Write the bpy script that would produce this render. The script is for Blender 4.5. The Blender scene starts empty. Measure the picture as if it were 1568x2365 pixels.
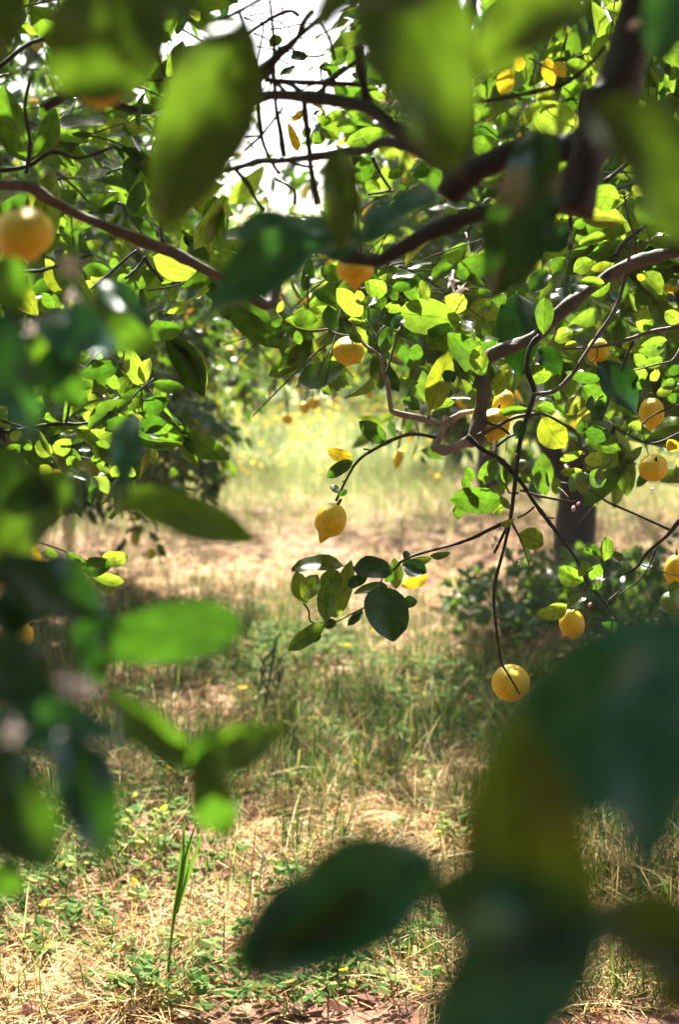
import bpy, math, random
import numpy as np
from mathutils import Vector, Matrix

# ------------------------------------------------------------------ camera, sky, sun, exposure
scene = bpy.context.scene
COL = scene.collection
CAMP = Vector((0.0, 0.0, 1.45))
PITCH = math.radians(6.6)
FPX, CU, CV = 3285.0, 784.0, 1182.5
FW = Vector((0, math.cos(PITCH), -math.sin(PITCH)))
UP = Vector((0, math.sin(PITCH), math.cos(PITCH)))
RT = Vector((1, 0, 0))
cd = bpy.data.cameras.new('camera')
cam = bpy.data.objects.new('camera', cd)
COL.objects.link(cam)
cam.location = CAMP
cam.rotation_euler = (math.pi / 2 - PITCH, 0, 0)
cd.sensor_fit = 'AUTO'; cd.sensor_width = 36; cd.lens = 50
cd.clip_start = 0.02; cd.clip_end = 500
cd.dof.use_dof = True; cd.dof.focus_distance = 2.78; cd.dof.aperture_fstop = 3.4
scene.camera = cam

SUN_EL, SUN_AZ = math.radians(54), math.radians(-9)       # azimuth from +Y towards +X
SUN = Vector((math.cos(SUN_EL) * math.sin(SUN_AZ), math.cos(SUN_EL) * math.cos(SUN_AZ), math.sin(SUN_EL)))
w = bpy.data.worlds.new('World'); scene.world = w; w.use_nodes = True
wn = w.node_tree; bg = wn.nodes['Background']
sky = wn.nodes.new('ShaderNodeTexSky'); sky.sky_type = 'NISHITA'; sky.sun_disc = False
sky.sun_elevation = SUN_EL; sky.sun_rotation = SUN_AZ
sky.air_density = 1.0; sky.dust_density = 5.0; sky.ozone_density = 1.0
wn.links.new(sky.outputs[0], bg.inputs[0]); bg.inputs[1].default_value = 0.075
sd = bpy.data.lights.new('sun', 'SUN'); sd.energy = 4.5; sd.angle = math.radians(0.53); sd.color = (1.0, 0.95, 0.86)
so = bpy.data.objects.new('sun', sd); COL.objects.link(so)
so.rotation_euler = SUN.to_track_quat('Z', 'Y').to_euler(); so.location = (0, 0, 20)
vs = scene.view_settings
vs.view_transform = 'Standard'; vs.look = 'None'; vs.gamma = 1; vs.use_curve_mapping = False; vs.exposure = 2.65
cy = scene.cycles
cy.max_bounces = 8; cy.diffuse_bounces = 4; cy.transmission_bounces = 5; cy.glossy_bounces = 2
cy.use_denoising = True; cy.use_adaptive_sampling = False
cy.caustics_reflective = False; cy.caustics_refractive = False
cy.sample_clamp_indirect = 6.0

R = random.Random(11)
rng = np.random.default_rng(7)


def unp(u, v, d):
    """a pixel of the measured photograph (1568 wide) at depth d -> the world point"""
    return CAMP + RT * ((u - CU) / FPX * d) + UP * ((CV - v) / FPX * d) + FW * d


def proj(P):
    P = np.asarray(P, float) - np.array(CAMP)
    d = P @ np.array(FW)
    dd = np.where(np.abs(d) < 1e-4, 1e-4, d)
    return CU + FPX * (P @ np.array(RT)) / dd, CV - FPX * (P @ np.array(UP)) / dd, d


CROPS = {'C1': (627.2, 595.8, .3), 'C2': (1097.6, 595.8, .3), 'C3': (627.2, 1066.2, .3), 'C4': (1097.6, 1066.2, .3),
         'C5': (0, 595.8, .3), 'C6': (0, 1066.2, .4), 'C7': (1097.6, 125.4, .3), 'C8': (533.1, 125.4, .3), 'D': (0, 0, 1)}


def px(c, x, y):
    a, b, s = CROPS[c]
    return a + x * s, b + y * s


def inpoly(u, v, poly):
    u = np.asarray(u); v = np.asarray(v)
    c = np.zeros(u.shape, bool); n = len(poly)
    for i in range(n):
        x1, y1 = poly[i]; x2, y2 = poly[i - 1]
        t = (y1 > v) != (y2 > v)
        with np.errstate(divide='ignore', invalid='ignore'):
            c ^= t & (u < (x2 - x1) * (v - y1) / (y2 - y1 + 1e-9) + x1)
    return c


# ------------------------------------------------------------------ materials
def newmat(name):
    m = bpy.data.materials.new(name); m.use_nodes = True
    nt = m.node_tree; nt.nodes.clear()
    return m, nt, nt.nodes, nt.links


def nd(nt, t, **kw):
    n = nt.nodes.new(t)
    for k, v in kw.items():
        if k.startswith('i_'):
            n.inputs[int(k[2:])].default_value = v
        else:
            setattr(n, k, v)
    return n


def ramp(nt, src, stops):
    r = nt.nodes.new('ShaderNodeValToRGB')
    e = r.color_ramp.elements
    while len(e) < len(stops): e.new(0.5)
    for x, (p, c) in zip(e, stops): x.position = p; x.color = (*c, 1)
    nt.links.new(src, r.inputs[0]); return r.outputs[0]


def math_(nt, op, a, b=None, c=None):
    n = nt.nodes.new('ShaderNodeMath'); n.operation = op
    for i, x in enumerate((a, b, c)):
        if x is None: continue
        if hasattr(x, 'links'): nt.links.new(x, n.inputs[i])
        else: n.inputs[i].default_value = x
    return n.outputs[0]


def mixc(nt, fac, a, b, mode='MIX'):
    n = nt.nodes.new('ShaderNodeMixRGB'); n.blend_type = mode
    for i, x in enumerate((fac, a, b)):
        if hasattr(x, 'links'): nt.links.new(x, n.inputs[i])
        elif i == 0: n.inputs[0].default_value = x
        else: n.inputs[i].default_value = (*x, 1)
    return n.outputs[0]


def leaf_mat(name, front, trans, tmix=0.5, island=False, veins=True, rough=0.23, spots=True, spec=0.65):
    """front/trans: colour stops picked by a random number per leaf"""
    m, nt, N, L = newmat(name)
    if island:
        rnd = N.new('ShaderNodeNewGeometry').outputs['Random Per Island']
    else:
        rnd = N.new('ShaderNodeObjectInfo').outputs['Random']
    cf = ramp(nt, rnd, front)
    r2 = math_(nt, 'FRACT', math_(nt, 'MULTIPLY', rnd, 7.31))
    ct = ramp(nt, r2, trans)
    bump = None
    if veins:
        uv = N.new('ShaderNodeUVMap')
        s = N.new('ShaderNodeSeparateXYZ'); L.new(uv.outputs[0], s.inputs[0])
        a = math_(nt, 'ABSOLUTE', math_(nt, 'MULTIPLY', math_(nt, 'SUBTRACT', s.outputs[1], .5), 2.0))
        mr = N.new('ShaderNodeMapRange'); mr.interpolation_type = 'SMOOTHSTEP'
        mr.inputs[1].default_value = .015; mr.inputs[2].default_value = .085; mr.inputs[3].default_value = 1; mr.inputs[4].default_value = 0
        L.new(a, mr.inputs[0])
        ph = math_(nt, 'FRACT', math_(nt, 'SUBTRACT', math_(nt, 'MULTIPLY', s.outputs[0], 9.0), math_(nt, 'MULTIPLY', math_(nt, 'POWER', a, .8), 1.9)))
        dv = math_(nt, 'ABSOLUTE', math_(nt, 'SUBTRACT', ph, .5))
        mv = N.new('ShaderNodeMapRange'); mv.interpolation_type = 'SMOOTHSTEP'
        mv.inputs[1].default_value = 0; mv.inputs[2].default_value = .11; mv.inputs[3].default_value = .5; mv.inputs[4].default_value = 0
        L.new(dv, mv.inputs[0])
        vein = math_(nt, 'MAXIMUM', mr.outputs[0], mv.outputs[0])
        cf = mixc(nt, math_(nt, 'MULTIPLY', vein, .22), cf, (.06, .10, .025))
        ct = mixc(nt, math_(nt, 'MULTIPLY', vein, .6), ct, (.04, .10, .004))
        bump = N.new('ShaderNodeBump'); bump.inputs[0].default_value = .14; bump.inputs[1].default_value = .002
        L.new(math_(nt, 'SUBTRACT', 1.0, vein), bump.inputs['Height'])
    if spots:
        tc = N.new('ShaderNodeTexCoord')
        nz = N.new('ShaderNodeTexNoise'); nz.inputs['Scale'].default_value = 26 if island else 5.0; nz.inputs['Detail'].default_value = 4
        L.new(tc.outputs['Object'], nz.inputs[0])
        mp = N.new('ShaderNodeMapRange'); mp.inputs[1].default_value = .35; mp.inputs[2].default_value = .7
        mp.inputs[3].default_value = .72; mp.inputs[4].default_value = 1.25
        L.new(nz.outputs[0], mp.inputs[0])
        cf = mixc(nt, 1.0, cf, mp.outputs[0], 'MULTIPLY'); ct = mixc(nt, 1.0, ct, mp.outputs[0], 'MULTIPLY')
    p = nd(nt, 'ShaderNodeBsdfPrincipled')
    L.new(cf, p.inputs['Base Color']); p.inputs['Roughness'].default_value = rough
    p.inputs['Specular IOR Level'].default_value = spec
    t = nd(nt, 'ShaderNodeBsdfTranslucent'); L.new(ct, t.inputs[0])
    if bump is not None:
        L.new(bump.outputs[0], p.inputs['Normal'])
    ad = nd(nt, 'ShaderNodeMixShader'); ad.inputs[0].default_value = tmix
    L.new(p.outputs[0], ad.inputs[1]); L.new(t.outputs[0], ad.inputs[2])
    o = nd(nt, 'ShaderNodeOutputMaterial'); L.new(ad.outputs[0], o.inputs[0])
    return m


GREEN_F = [(0, (.014, .044, .014)), (.4, (.024, .060, .015)), (.75, (.036, .080, .017)), (1, (.052, .098, .020))]
GREEN_T = [(0, (.045, .13, .006)), (.3, (.10, .21, .010)), (.6, (.19, .32, .018)), (.88, (.27, .38, .026)), (1, (.33, .38, .03))]
DARK_F = [(0, (.003, .015, .013)), (.5, (.006, .022, .014)), (1, (.011, .030, .012))]
DARK_T = [(0, (.03, .13, .006)), (.5, (.06, .17, .007)), (1, (.10, .21, .008))]
M = {}
M['leaf'] = leaf_mat('lemon_leaf', GREEN_F, GREEN_T, .55)
M['leaf_dark'] = leaf_mat('shade_dark_leaf', DARK_F, [(0, (.02, .10, .006)), (.5, (.04, .14, .006)), (1, (.07, .18, .007))], .3)  # dark leaf green with the shade on it put into the colour
M['leaf_fg'] = leaf_mat('vivid_near_leaf', [(0, (.024, .070, .036)), (1, (.036, .090, .036))], [(0, (.06, .18, .008)), (.5, (.09, .22, .009)), (1, (.14, .27, .010))], .45, rough=.5)
M['leaf_olive'] = leaf_mat('olive_near_leaf', [(0, (.040, .062, .014)), (1, (.056, .078, .014))], [(0, (.075, .145, .007)), (1, (.11, .18, .008))], .42, rough=.45)
M['leaf_teal'] = leaf_mat('skylit_near_leaf', [(0, (.016, .115, .066)), (1, (.028, .14, .075))], [(0, (.03, .13, .016)), (1, (.05, .16, .016))], .3, rough=.4)  # dark green with the blue skylight put into the colour
M['leaf_glow'] = leaf_mat('backlit_olive_leaf', [(0, (.05, .08, .014)), (1, (.05, .08, .014))], [(0, (.17, .26, .012)), (1, (.17, .26, .012))], .55, rough=.45)  # olive copy for one leaf, backlight glow put into its brighter colour
M['leaf_yellow'] = leaf_mat('yellowing_leaf', [(0, (.42, .30, .03)), (1, (.55, .36, .03))], [(0, (.46, .34, .012)), (1, (.55, .37, .012))], .5)
M['leaf_pale'] = leaf_mat('yellow_green_leaf', [(0, (.10, .14, .03)), (1, (.16, .18, .03))], [(0, (.19, .25, .010)), (1, (.24, .26, .012))], .55)
M['foliage'] = leaf_mat('lemon_foliage', GREEN_F, GREEN_T, .5, island=True)
M['far_foliage'] = leaf_mat('far_lemon_foliage', GREEN_F[:3] + [(1, (.07, .12, .024))],
                            [(0, (.08, .20, .008)), (.45, (.18, .31, .014)), (.85, (.32, .40, .022)), (1, (.55, .42, .02))], .48, island=True, veins=False, spots=False, rough=.3)
M['shaded_foliage'] = leaf_mat('shade_dark_foliage', [(0, (.006, .022, .008)), (.6, (.014, .040, .010)), (1, (.030, .064, .012))], [(0, (.03, .10, .006)), (.45, (.10, .22, .008)), (.86, (.26, .38, .015)), (.96, (.40, .26, .015)), (1, (.5, .3, .02))], .36, island=True, veins=False, spots=False, rough=.3)  # darker leaf colours stand in for shade on and inside these crowns
M['weed'] = leaf_mat('weed_leaf', [(0, (.025, .06, .018)), (1, (.05, .10, .025))], [(0, (.12, .24, .015)), (1, (.2, .34, .03))], .35, island=True, veins=False, spots=False, rough=.42)


def bark_mat(name, c1, c2, scale=22, bump=.6):
    m, nt, N, L = newmat(name)
    tc = N.new('ShaderNodeTexCoord'); mp = N.new('ShaderNodeMapping')
    L.new(tc.outputs['Object'], mp.inputs[0])
    a = N.new('ShaderNodeTexNoise'); a.inputs['Scale'].default_value = scale; a.inputs['Detail'].default_value = 6; a.inputs['Roughness'].default_value = .65
    L.new(mp.outputs[0], a.inputs[0])
    b = N.new('ShaderNodeTexNoise'); b.inputs['Scale'].default_value = scale * 5; b.inputs['Detail'].default_value = 3
    L.new(mp.outputs[0], b.inputs[0])
    mx = math_(nt, 'ADD', math_(nt, 'MULTIPLY', a.outputs[0], .7), math_(nt, 'MULTIPLY', b.outputs[0], .3))
    c = ramp(nt, mx, [(.33, c1), (.52, tuple((x + y) / 2 for x, y in zip(c1, c2))), (.68, c2)])
    p = nd(nt, 'ShaderNodeBsdfPrincipled'); L.new(c, p.inputs['Base Color']); p.inputs['Roughness'].default_value = .75
    bm = N.new('ShaderNodeBump'); bm.inputs[0].default_value = bump; bm.inputs[1].default_value = .004
    L.new(mx, bm.inputs['Height']); L.new(bm.outputs[0], p.inputs['Normal'])
    o = nd(nt, 'ShaderNodeOutputMaterial'); L.new(p.outputs[0], o.inputs[0])
    return m


M['bark'] = bark_mat('shaded_limb_bark', (.006, .0056, .0055), (.022, .0185, .017))  # near-black because the limbs' deep shade is put into the colour
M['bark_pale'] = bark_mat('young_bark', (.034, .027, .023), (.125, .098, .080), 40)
M['bark_light'] = bark_mat('sunlit_grey_bark', (.13, .095, .075), (.34, .28, .23), 40)  # pale grey bark with the sun on it put into the colour
M['twig'] = bark_mat('green_twig_bark', (.020, .024, .010), (.075, .075, .034), 60, .3)
M['trunk'] = bark_mat('trunk_bark', (.009, .007, .0065), (.032, .024, .021), 9, 1.0)


def lemon_mat(name, c1, c2):
    m, nt, N, L = newmat(name)
    tc = N.new('ShaderNodeTexCoord')
    a = N.new('ShaderNodeTexNoise'); a.inputs['Scale'].default_value = 3.2; a.inputs['Detail'].default_value = 7; a.inputs['Roughness'].default_value = .7
    L.new(tc.outputs['Object'], a.inputs[0])
    v = N.new('ShaderNodeTexVoronoi'); v.inputs['Scale'].default_value = 17
    L.new(tc.outputs['Object'], v.inputs[0])
    c = ramp(nt, a.outputs[0], [(.3, tuple(x * y for x, y in zip(c1, (.62, .72, 1)))), (.45, c1), (.68, c2)])
    p = nd(nt, 'ShaderNodeBsdfPrincipled'); L.new(c, p.inputs['Base Color']); p.inputs['Roughness'].default_value = .42
    p.inputs['Subsurface Weight'].default_value = .12; p.inputs['Subsurface Scale'].default_value = .02
    p.inputs['Subsurface Radius'].default_value = (1, .8, .15)
    b1 = N.new('ShaderNodeBump'); b1.inputs[0].default_value = .45; b1.inputs[1].default_value = .0012
    L.new(v.outputs['Distance'], b1.inputs['Height'])
    b2 = N.new('ShaderNodeBump'); b2.inputs[0].default_value = .5; b2.inputs[1].default_value = .004
    L.new(a.outputs[0], b2.inputs['Height']); L.new(b1.outputs[0], b2.inputs['Normal'])
    L.new(b2.outputs[0], p.inputs['Normal'])
    o = nd(nt, 'ShaderNodeOutputMaterial'); L.new(p.outputs[0], o.inputs[0])
    return m


M['lemon'] = lemon_mat('lemon_peel', (.70, .49, .006), (.80, .58, .012))
M['lime'] = lemon_mat('unripe_peel', (.10, .20, .035), (.19, .29, .05))


def plain(name, col, rough=.6, trans=None, tmix=.4, island=None):
    m, nt, N, L = newmat(name)
    p = nd(nt, 'ShaderNodeBsdfPrincipled'); p.inputs['Roughness'].default_value = rough; p.inputs['Specular IOR Level'].default_value = .15
    if island:
        c = ramp(nt, N.new('ShaderNodeNewGeometry').outputs['Random Per Island'], island)
        L.new(c, p.inputs['Base Color'])
    else:
        c = None; p.inputs['Base Color'].default_value = (*col, 1)
    out = p.outputs[0]
    if trans or tmix and island:
        t = nd(nt, 'ShaderNodeBsdfTranslucent')
        if c is not None: L.new(c, t.inputs[0])
        else: t.inputs[0].default_value = (*trans, 1)
        ms = nd(nt, 'ShaderNodeMixShader'); ms.inputs[0].default_value = tmix
        L.new(out, ms.inputs[1]); L.new(t.outputs[0], ms.inputs[2]); out = ms.outputs[0]
    o = nd(nt, 'ShaderNodeOutputMaterial'); L.new(out, o.inputs[0])
    return m


M['petal'] = plain('blossom_petal', (.78, .68, .66), .5, (.8, .68, .66), .35)
M['bud'] = plain('pink_bud', (.55, .27, .30), .5, (.6, .3, .3), .3)
M['straw'] = plain('dry_grass', None, .55, None, .3, [(0, (.12, .045, .016)), (.25, (.28, .125, .045)), (.5, (.45, .28, .10)), (.75, (.58, .44, .18)), (1, (.70, .60, .34))])
M['grass'] = plain('green_grass', None, .45, None, .4, [(0, (.022, .065, .012)), (.5, (.055, .12, .020)), (.8, (.15, .20, .035)), (1, (.36, .33, .09))])
M['meadow'] = plain('meadow_grass', None, .6, None, .4, [(0, (.12, .19, .045)), (.5, (.26, .31, .09)), (.8, (.38, .39, .14)), (1, (.50, .44, .22))])
M['clover'] = plain('clover_leaf', None, .75, None, .4, [(0, (.06, .14, .03)), (.5, (.13, .22, .05)), (.85, (.24, .31, .09)), (1, (.42, .36, .07))])
M['litter'] = plain('leaf_litter', None, .7, None, .1, [(0, (.12, .055, .035)), (.5, (.26, .12, .07)), (.8, (.38, .22, .12)), (1, (.52, .38, .12))])
M['yellow_flower'] = plain('yellow_petal', (.85, .58, .03), .6, (.85, .6, .03), .4)
M['stalk_green'] = plain('tall_grass_blade', (.12, .22, .03), .5, (.16, .30, .03), .4)
M['pale_straw'] = plain('pale_seed', (.62, .55, .40), .6, (.6, .5, .35), .3)
M['dark_stem'] = plain('dark_stem', (.06, .075, .045), .6)


hm = bpy.data.materials.new('glow_haze'); hm.use_nodes = True; hm.node_tree.nodes.clear()  # thin volume added to give a soft glow down the lane
pv = hm.node_tree.nodes.new('ShaderNodeVolumePrincipled'); ho = hm.node_tree.nodes.new('ShaderNodeOutputMaterial')
pv.inputs['Color'].default_value = (1, .97, .90, 1); pv.inputs['Density'].default_value = .0013; pv.inputs['Anisotropy'].default_value = .3
hm.node_tree.links.new(pv.outputs[0], ho.inputs['Volume'])
M['haze'] = hm


def ground_mat():
    m, nt, N, L = newmat('orchard_soil')
    tc = N.new('ShaderNodeTexCoord')
    def noise(s, d=5):
        n = N.new('ShaderNodeTexNoise'); n.inputs['Scale'].default_value = s; n.inputs['Detail'].default_value = d
        L.new(tc.outputs['Object'], n.inputs[0]); return n.outputs[0]
    n1, n2, n3 = noise(.7), noise(6), noise(45, 3)
    soil = ramp(nt, math_(nt, 'ADD', math_(nt, 'MULTIPLY', n2, .5), math_(nt, 'MULTIPLY', n3, .5)),
                [(.32, (.045, .018, .010)), (.5, (.14, .055, .030)), (.62, (.27, .13, .07)), (.75, (.38, .24, .12))])
    meadow = ramp(nt, math_(nt, 'ADD', math_(nt, 'MULTIPLY', n2, .6), math_(nt, 'MULTIPLY', n3, .4)),
                  [(.3, (.08, .13, .03)), (.5, (.16, .20, .06)), (.7, (.30, .27, .12))])
    sp = N.new('ShaderNodeSeparateXYZ'); L.new(tc.outputs['Object'], sp.inputs[0])
    far = N.new('ShaderNodeMapRange'); far.inputs[1].default_value = 11; far.inputs[2].default_value = 17
    L.new(math_(nt, 'ADD', sp.outputs[1], math_(nt, 'MULTIPLY', math_(nt, 'SUBTRACT', n1, .5), 9.0)), far.inputs[0])
    c = mixc(nt, far.outputs[0], soil, meadow)
    p = nd(nt, 'ShaderNodeBsdfPrincipled'); L.new(c, p.inputs['Base Color']); p.inputs['Roughness'].default_value = .9
    b = N.new('ShaderNodeBump'); b.inputs[0].default_value = .8; b.inputs[1].default_value = .02
    L.new(n3, b.inputs['Height']); L.new(b.outputs[0], p.inputs['Normal'])
    o = nd(nt, 'ShaderNodeOutputMaterial'); L.new(p.outputs[0], o.inputs[0])
    return m


M['ground'] = ground_mat()


# ------------------------------------------------------------------ object helpers
def mesh_np(name, verts, faces, mat, uvs=None, smooth=True):
    """faces: (n,3) or (n,4) int array; uvs: per-vertex (n,2)"""
    verts = np.ascontiguousarray(verts, np.float32).reshape(-1, 3); faces = np.asarray(faces, np.int32)
    me = bpy.data.meshes.new(name); k = faces.shape[1]
    me.vertices.add(len(verts)); me.vertices.foreach_set('co', verts.ravel())
    me.loops.add(faces.size); me.loops.foreach_set('vertex_index', faces.ravel())
    me.polygons.add(len(faces)); me.polygons.foreach_set('loop_start', np.arange(0, faces.size, k, dtype=np.int32))
    me.polygons.foreach_set('use_smooth', np.full(len(faces), smooth))
    if uvs is not None:
        ul = me.uv_layers.new(name='UVMap')
        ul.data.foreach_set('uv', np.ascontiguousarray(np.asarray(uvs, np.float32)[faces.ravel()]).ravel())
    me.update(calc_edges=True); me.validate()
    if mat: me.materials.append(mat)
    return me


def obj(name, me, parent=None, mat4=None, loc=None):
    o = bpy.data.objects.new(name, me); COL.objects.link(o)
    if parent is not None:
        o.parent = parent
        T = Matrix.Translation(-ROOTLOC[parent.name])
    else:
        T = Matrix.Identity(4)
    if mat4 is not None: o.matrix_basis = T @ mat4
    elif loc is not None: o.matrix_basis = T @ Matrix.Translation(loc)
    else: o.matrix_basis = T
    return o


ROOTLOC = {}


def tag(o, label, cat, group=None):
    o['label'] = label; o['category'] = cat
    if group: o['group'] = group
    return o


def thing(name, label, cat, loc, group=None):
    o = bpy.data.objects.new(name, None); COL.objects.link(o); o.location = loc
    o.empty_display_size = .1
    ROOTLOC[o.name] = Vector(loc)
    return tag(o, label, cat, group)


def kind(o, k):
    o['kind'] = k; return o


def catmull(pts, rad, n=6):
    P = [Vector(p) for p in pts]; out = []; ro = []
    for i in range(len(P) - 1):
        p0 = P[max(i - 1, 0)]; p1 = P[i]; p2 = P[i + 1]; p3 = P[min(i + 2, len(P) - 1)]
        for k in range(n):
            t = k / n
            q = .5 * ((2 * p1) + (p2 - p0) * t + (2 * p0 - 5 * p1 + 4 * p2 - p3) * t * t + (3 * p1 - p0 - 3 * p2 + p3) * t ** 3)
            out.append(q); ro.append(rad[i] + (rad[i + 1] - rad[i]) * t)
    out.append(P[-1]); ro.append(rad[-1]); return out, ro


def tube_arrays(pts, rad, sides=8, n=5, rough=.08, knots=.0, seed=0):
    r_ = random.Random(seed)
    P, ra = catmull(pts, rad, n)
    V = []; F = []
    t0 = (P[1] - P[0]).normalized()
    a = t0.orthogonal().normalized()
    ph = [r_.uniform(0, 6.28) for _ in range(4)]
    for i, p in enumerate(P):
        t = (P[min(i + 1, len(P) - 1)] - P[max(i - 1, 0)]).normalized()
        a = (a - t * a.dot(t)).normalized(); b = t.cross(a)
        kn = 1 + knots * (1 if r_.random() < .16 else 0)
        for s in range(sides):
            an = 2 * math.pi * s / sides
            rr = ra[i] * kn * (1 + rough * math.sin(2 * an + ph[0] + i * .5) + rough * .6 * math.sin(3 * an + ph[1] - i * .8) + r_.uniform(-rough, rough) * .6)
            V.append(p + (a * math.cos(an) + b * math.sin(an)) * rr)
    for i in range(len(P) - 1):
        for s in range(sides):
            s2 = (s + 1) % sides
            F.append((i * sides + s, i * sides + s2, (i + 1) * sides + s2, (i + 1) * sides + s))
    c0 = len(V); V.append(P[0]); V.append(P[-1]); e = (len(P) - 1) * sides
    for s in range(sides):
        s2 = (s + 1) % sides
        F.append((c0, s2, s, c0)); F.append((c0 + 1, e + s, e + s2, c0 + 1))
    T = []
    for f in F:
        if f[0] == f[3]: T.append(f[:3])
        else: T.append((f[0], f[1], f[2])); T.append((f[0], f[2], f[3]))
    return np.array([tuple(v) for v in V]), np.array(T)


def tube(name, pts, rad, mat, parent=None, **kw):
    V, T = tube_arrays(pts, rad, **kw)
    return obj(name, mesh_np(name, V, T, mat), parent)


# ------------------------------------------------------------------ leaf shapes (unit length along +x, unit width, face normal +z)
def leaf_shape(ns=6, na=1, fold=.25, curl=.25, wave=.0, bend=0.0, seed=0, teeth=.0, pet=.07, blunt=0.0):
    r_ = random.Random(seed)
    V = []; UV = []; F = []
    ph = r_.uniform(0, 6.28)
    row = 2 * na + 1
    for i in range(ns + 1):
        t = i / ns
        te = .012 + .976 * t
        ea, eb = .66, .95 - .5 * blunt; pk = ea / (ea + eb)
        wd = (te ** ea) * ((1 - te) ** eb) / (pk ** ea * (1 - pk) ** eb)
        if i == ns: wd = .03 + .12 * blunt
        for k in range(-na, na + 1):
            f = k / na
            y = f * .5 * wd
            if abs(k) == na and teeth and 0 < i < ns: y *= 1 + teeth * r_.uniform(-1, 1)
            z = fold * .5 * abs(f) * wd - curl * (t - .25) ** 2 + wave * .12 * math.sin(ph + t * 9 + f * 1.5) * abs(f)
            V.append((t, y + bend * (t * (1 - t)) * 1.2, z)); UV.append((t, .5 + .5 * f))
    for i in range(ns):
        for k in range(2 * na):
            a = i * row + k; F.append((a, a + 1, a + row + 1)); F.append((a, a + row + 1, a + row))
    if pet:
        n = len(V); zc = -curl * .0625
        V += [(-pet, -.012, zc - .03), (-pet, .012, zc - .03), (.03, .014, zc + .004), (.03, -.014, zc + .004)]
        UV += [(0, .49), (0, .51), (.03, .51), (.03, .49)]
        F += [(n, n + 3, n + 2), (n, n + 2, n + 1)]
    return np.array(V), np.array(F), np.array(UV)


SMALL = [leaf_shape(6, 1, f, c, wv, b, s, blunt=.12 + .08 * s) for s, (f, c, wv, b) in enumerate([(.25, .3, .5, 0), (.45, .5, .3, .2), (.15, .15, .8, -.2), (.55, .25, .2, .1), (.3, .75, .4, 0), (.2, -.3, .5, -.1)])]
FAR = []
for f, c in ((.3, .3), (.5, .1), (.2, .6)):
    V = np.array([(0, 0, 0), (.32, -.48, f * .25), (.68, -.34, f * .2 - c * .2), (1.04, 0, -c * .5), (.68, .34, f * .2 - c * .2), (.32, .48, f * .25)])
    FAR.append((V, np.array([(0, 1, 2), (0, 2, 3), (0, 3, 4), (0, 4, 5)]), np.array([(0, .5), (.3, 0), (.7, 0), (1, .5), (.7, 1), (.3, 1)])))
HERO_MESH = {}


def hero_mesh(fold, curl, wave, bend, blunt, mat, big):
    key = (round(fold * 5), round(curl * 5), round(wave * 3), round(bend * 6), round(blunt * 3), mat, big)
    if key not in HERO_MESH:
        V, F, UV = leaf_shape(14 if big else 7, 3 if big else 2, key[0] / 5, key[1] / 5, key[2] / 3, key[3] / 6, seed=len(HERO_MESH), teeth=.03 if big else .035, blunt=key[4] / 3)
        if not big and len(F) > 60:
            pass
        HERO_MESH[key] = mesh_np('leaf', V, F, M[mat], UV)
    return HERO_MESH[key]


LIT_POINTS = []      # points that the sun must reach: gaps stay open in the foliage above them
LOOK = {'b': -14, 'm': 14, 'd': 36, 's': 60, 'y': -12, 'p': -10, 'k': 30}


def leaf_frame(u0, v0, u1, v1, wpx, d, e, yaw=0.0):
    Pb = unp(u0, v0, d)
    e = math.radians(e); yw = math.radians(yaw)
    nt = Vector((math.sin(yw) * math.cos(e), -math.cos(yw) * math.cos(e), math.sin(e)))
    ray = (unp(u1, v1, 1.0) - CAMP)
    den = ray.dot(nt)
    lp = math.hypot(u1 - u0, v1 - v0) / FPX * d
    d1 = (Pb - CAMP).dot(nt) / den if abs(den) > 1e-3 else d
    d1 = min(max(d1, d - .75 * lp), d + .75 * lp)
    Pt = CAMP + ray * d1
    ax = Pt - Pb; Ln = ax.length; ax.normalize()
    n = nt - ax * nt.dot(ax)
    if n.length < .15: n = (CAMP - Pb); n = n - ax * n.dot(ax)
    n.normalize()
    y = n.cross(ax)
    # real width from the seen width
    perp = Vector((-(v1 - v0), (u1 - u0), 0)); 
    ys = (RT.dot(y), UP.dot(y)); l = math.hypot(*ys)
    W = wpx / FPX * d / max(l, .45)
    W = min(W, Ln * .85)
    m3 = Matrix((ax * Ln, y * W, n * (Ln * .55 + W * .2))).transposed()
    return Matrix.Translation(Pb) @ m3.to_4x4(), (Pb + Pt) / 2


def add_leaf(root, u0, v0, u1, v1, wpx, d, look='m', fold=None, curl=None, wave=None, bend=None, blunt=None, big=False, e=None, yaw=None, label=None, mat=None):
    lk = look
    if e is None: e = LOOK[lk] + R.uniform(-9, 9)
    if yaw is None: yaw = R.uniform(-22, 22)
    Mx, c = leaf_frame(u0, v0, u1, v1, wpx, d, e, yaw)
    if mat is None:
        mat = {'y': 'leaf_yellow', 'p': 'leaf_pale', 'd': 'leaf_dark', 'k': 'leaf_dark'}.get(lk, 'leaf')
    q = lambda x, a, b: R.uniform(a, b) if x is None else x
    me = hero_mesh(q(fold, .1, .5), q(curl, 0, .45), q(wave, .1, .7), q(bend, -.25, .25), q(blunt, .25, .9), mat, big)
    o = obj('leaf', me, root, Mx)
    if label: o['label'] = label
    if lk in 'bsyp' and not big and (R.random() < .75 or wpx > 40):
        LIT_POINTS.append(tuple(c))
        if wpx > 34:
            Mt = Mx @ Matrix.Diagonal((1, 1, 1, 1)); LIT_POINTS.extend(tuple(Mt @ Vector(q_)) for q_ in ((.25, .1, 0), (.75, -.1, 0)))
    return o


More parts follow.
